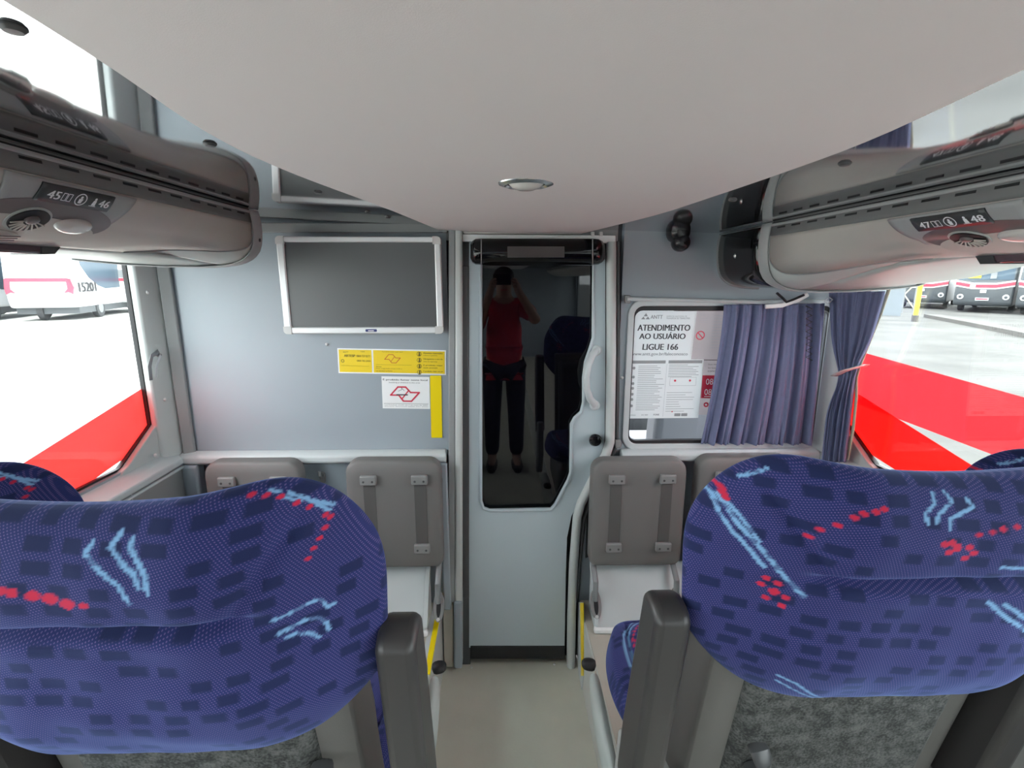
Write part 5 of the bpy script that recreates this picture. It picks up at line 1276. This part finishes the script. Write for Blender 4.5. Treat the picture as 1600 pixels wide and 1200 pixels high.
white_coach(214, 36.3, 'white coach at the far end of the row outside, cut by the window pillar', None, turn=-0.283)
white_coach(-134, 32.4, 'white coach cut by the picture edge outside the TV side window', None, turn=-0.511)
def dark_coach(px, dist, lab, turn=0.0, ln=10.5, door=False):
    p, ang = at_dist(px, dist)
    R = Matrix.Translation(p) @ Matrix.Rotation(-ang + turn, 4, 'Z')
    r = empty('dark_coach', p); W = 1.28
    def part(mb, nm, m, par=None, **k): return mb.xform(R).build(nm, m, par or r, **k)
    prof = [(0.12, 0.40), (-0.02, 0.55), (-0.06, 1.3), (0.02, 1.9), (0.45, 3.2), (0.7, 3.5), (ln, 3.5), (ln, 0.4)]
    part(MB().prism([(-W, y, z) for y, z in prof], (2 * W, 0, 0)), 'body', 'bus_dark', bevel=0.12, seg=3)
    part(MB().prism([(-W + 0.12, -0.0, 1.88), (W - 0.12, -0.0, 1.88), (W - 0.16, 0.40, 3.12), (-W + 0.16, 0.40, 3.12)], (0, 0.05, 0)), 'windscreen', 'bus_glass', smooth=False)
    def chev(z0, z1, dy, nm, m):
        x = [(-W + 0.02, 0.16), (-0.5, 0.0), (0.5, 0.0), (W - 0.02, 0.16)]
        part(MB().prism([(a, -0.085 + dy, z0 + b) for a, b in x] + [(a, -0.085 + dy, z1 + b) for a, b in reversed(x)], (0, 0.05, 0)), nm, m, smooth=False)
    chev(1.36, 1.72, 0.0, 'white_stripe', 'bus_white'); chev(1.44, 1.63, -0.012, 'red_stripe', 'bus_red')
    part(MB().box(-0.62, -0.38, -0.11, -0.06, 1.46, 1.62), 'stripe_gap', 'bus_white')
    part(MB().box(-0.14, 0.12, -0.09, -0.05, 1.16, 1.32), 'emblem', 'alu')
    part(MB().box(-0.30, 0.28, -0.10, -0.05, 0.72, 0.88), 'number_plate', 'bus_white'); part(MB().box(-0.26, 0.24, -0.105, -0.099, 0.76, 0.84), 'plate_lettering', 'bus_red')
    for s_ in (-1, 1):
        hl = part(MB().lathe([(0.15, 0), (0.14, 0.03), (0.0, 0.05)], (s_ * 0.98, -0.055, 0.92), (0, -1, 0), 16), 'headlight', 'alu')
        part(MB().lathe([(0.08, 0), (0.07, 0.02), (0.0, 0.03)], (s_ * 0.98, -0.10, 0.92), (0, -1, 0), 14), 'lamp', 'bus_dark', hl)
        part(MB().prism([(s_ * (W + 0.001), y, z) for y, z in ((0.5, 1.75), (0.75, 3.1), (ln - 0.4, 3.1), (ln - 0.4, 1.75))], (s_ * 0.012, 0, 0)), 'side_glass', 'bus_glass', smooth=False)
        for y in (2.2, ln - 2.4): part(MB().lathe([(0.30, -0.13), (0.48, -0.12), (0.50, 0.0), (0.48, 0.12), (0.30, 0.13)], (s_ * (W - 0.14), y, 0.50), (1, 0, 0), 20), 'wheel', 'tyre')
    part(MB().box(-0.78, -0.22, -0.02, -0.005, 1.98, 2.42), 'yellow_card', 'yellow'); part(MB().box(0.18, 0.44, -0.03, -0.01, 1.95, 2.3), 'blue_sticker', 'bus_grey')
    if door: part(MB().box(-W - 0.30, -W - 0.02, 0.3, 1.2, 0.6, 2.9), 'open_door', 'bus_glass')
    return tag(r, lab, 'coach', 'dark coaches parked outside')
dark_coach(1536, 40, 'dark grey coach facing us with red and white chevron outside the curtained side', turn=-0.10)
dark_coach(1440, 43, 'dark coach with small white notices standing beside the yellow pole outside', turn=-0.10, door=True)
dark_coach(1642, 39, 'dark coach cut by the picture edge outside the curtained side window', turn=-0.10)
# yellow pole, lattice, pale wall, kerb
p, ang = at_dist(1436, 30)
yp = empty('yellow_pole', p)
MB().tube([p, p + Vector((0, 0, 0.3))], 0.14, 10).build('footing', 'concrete', yp); MB().tube([p + Vector((0, 0, 0.25)), p + Vector((0.0, 0.0, 5.5))], 0.10, 12).build('shaft', 'yellow', yp)
tag(yp, 'yellow painted pole standing between pale wall and dark coaches outside', 'pole')
p2, _ = at_dist(1413, 37); p3, _ = at_dist(1431, 37)
lt = empty('lattice_mast', (p2 + p3) / 2)
for q in (p2, p3): MB().tube([q, q + Vector((0, 0, 5))], 0.05, 6).build('chord', 'bus_grey', lt)
for k in range(6):
    a_, b_ = (p2, p3) if k % 2 else (p3, p2); MB().tube([a_ + Vector((0, 0, 0.3 + 0.75 * k)), b_ + Vector((0, 0, 1.05 + 0.75 * k))], 0.035, 6).build('brace', 'curtain_lining', lt)
tag(lt, 'steel lattice mast behind the yellow pole outside', 'mast')
a_, _ = at_dist(1372, 34); b_, _ = at_dist(1412, 34); n_ = Vector((b_.y - a_.y, -(b_.x - a_.x), 0)).normalized()
pw = empty('yard_wall', a_)
MB().prism([a_, b_, b_ + Vector((0, 0, 2.6)), a_ + Vector((0, 0, 2.6))], n_ * -0.2).build('wall_slab', 'pale_wall', pw, smooth=False)
MB().prism([a_ + Vector((0, 0, 2.6)), b_ + Vector((0, 0, 2.6)), b_ + Vector((0, 0, 2.85)), a_ + Vector((0, 0, 2.85))], n_ * -0.3).build('coping', 'bus_red', pw, smooth=False)
tag(pw, 'pale grey yard wall outside beside the tied curtain', 'wall')
ks = [gpt(a, b) for a, b in ((1456, 496), (1520, 508), (1600, 524), (1700, 546))]
mb = MB()
for q0, q1 in zip(ks[:-1], ks[1:]):
    t_ = (q1 - q0).normalized(); nn = Vector((-t_.y, t_.x, 0)) * 0.35
    mb.prism([q0 - nn, q1 - nn, q1 + nn, q0 + nn], (0, 0, 0.16))
tag(mb.build('kerb', 'concrete', smooth=False), 'low grey broken kerb across the yard in front of the dark coaches', 'kerb')
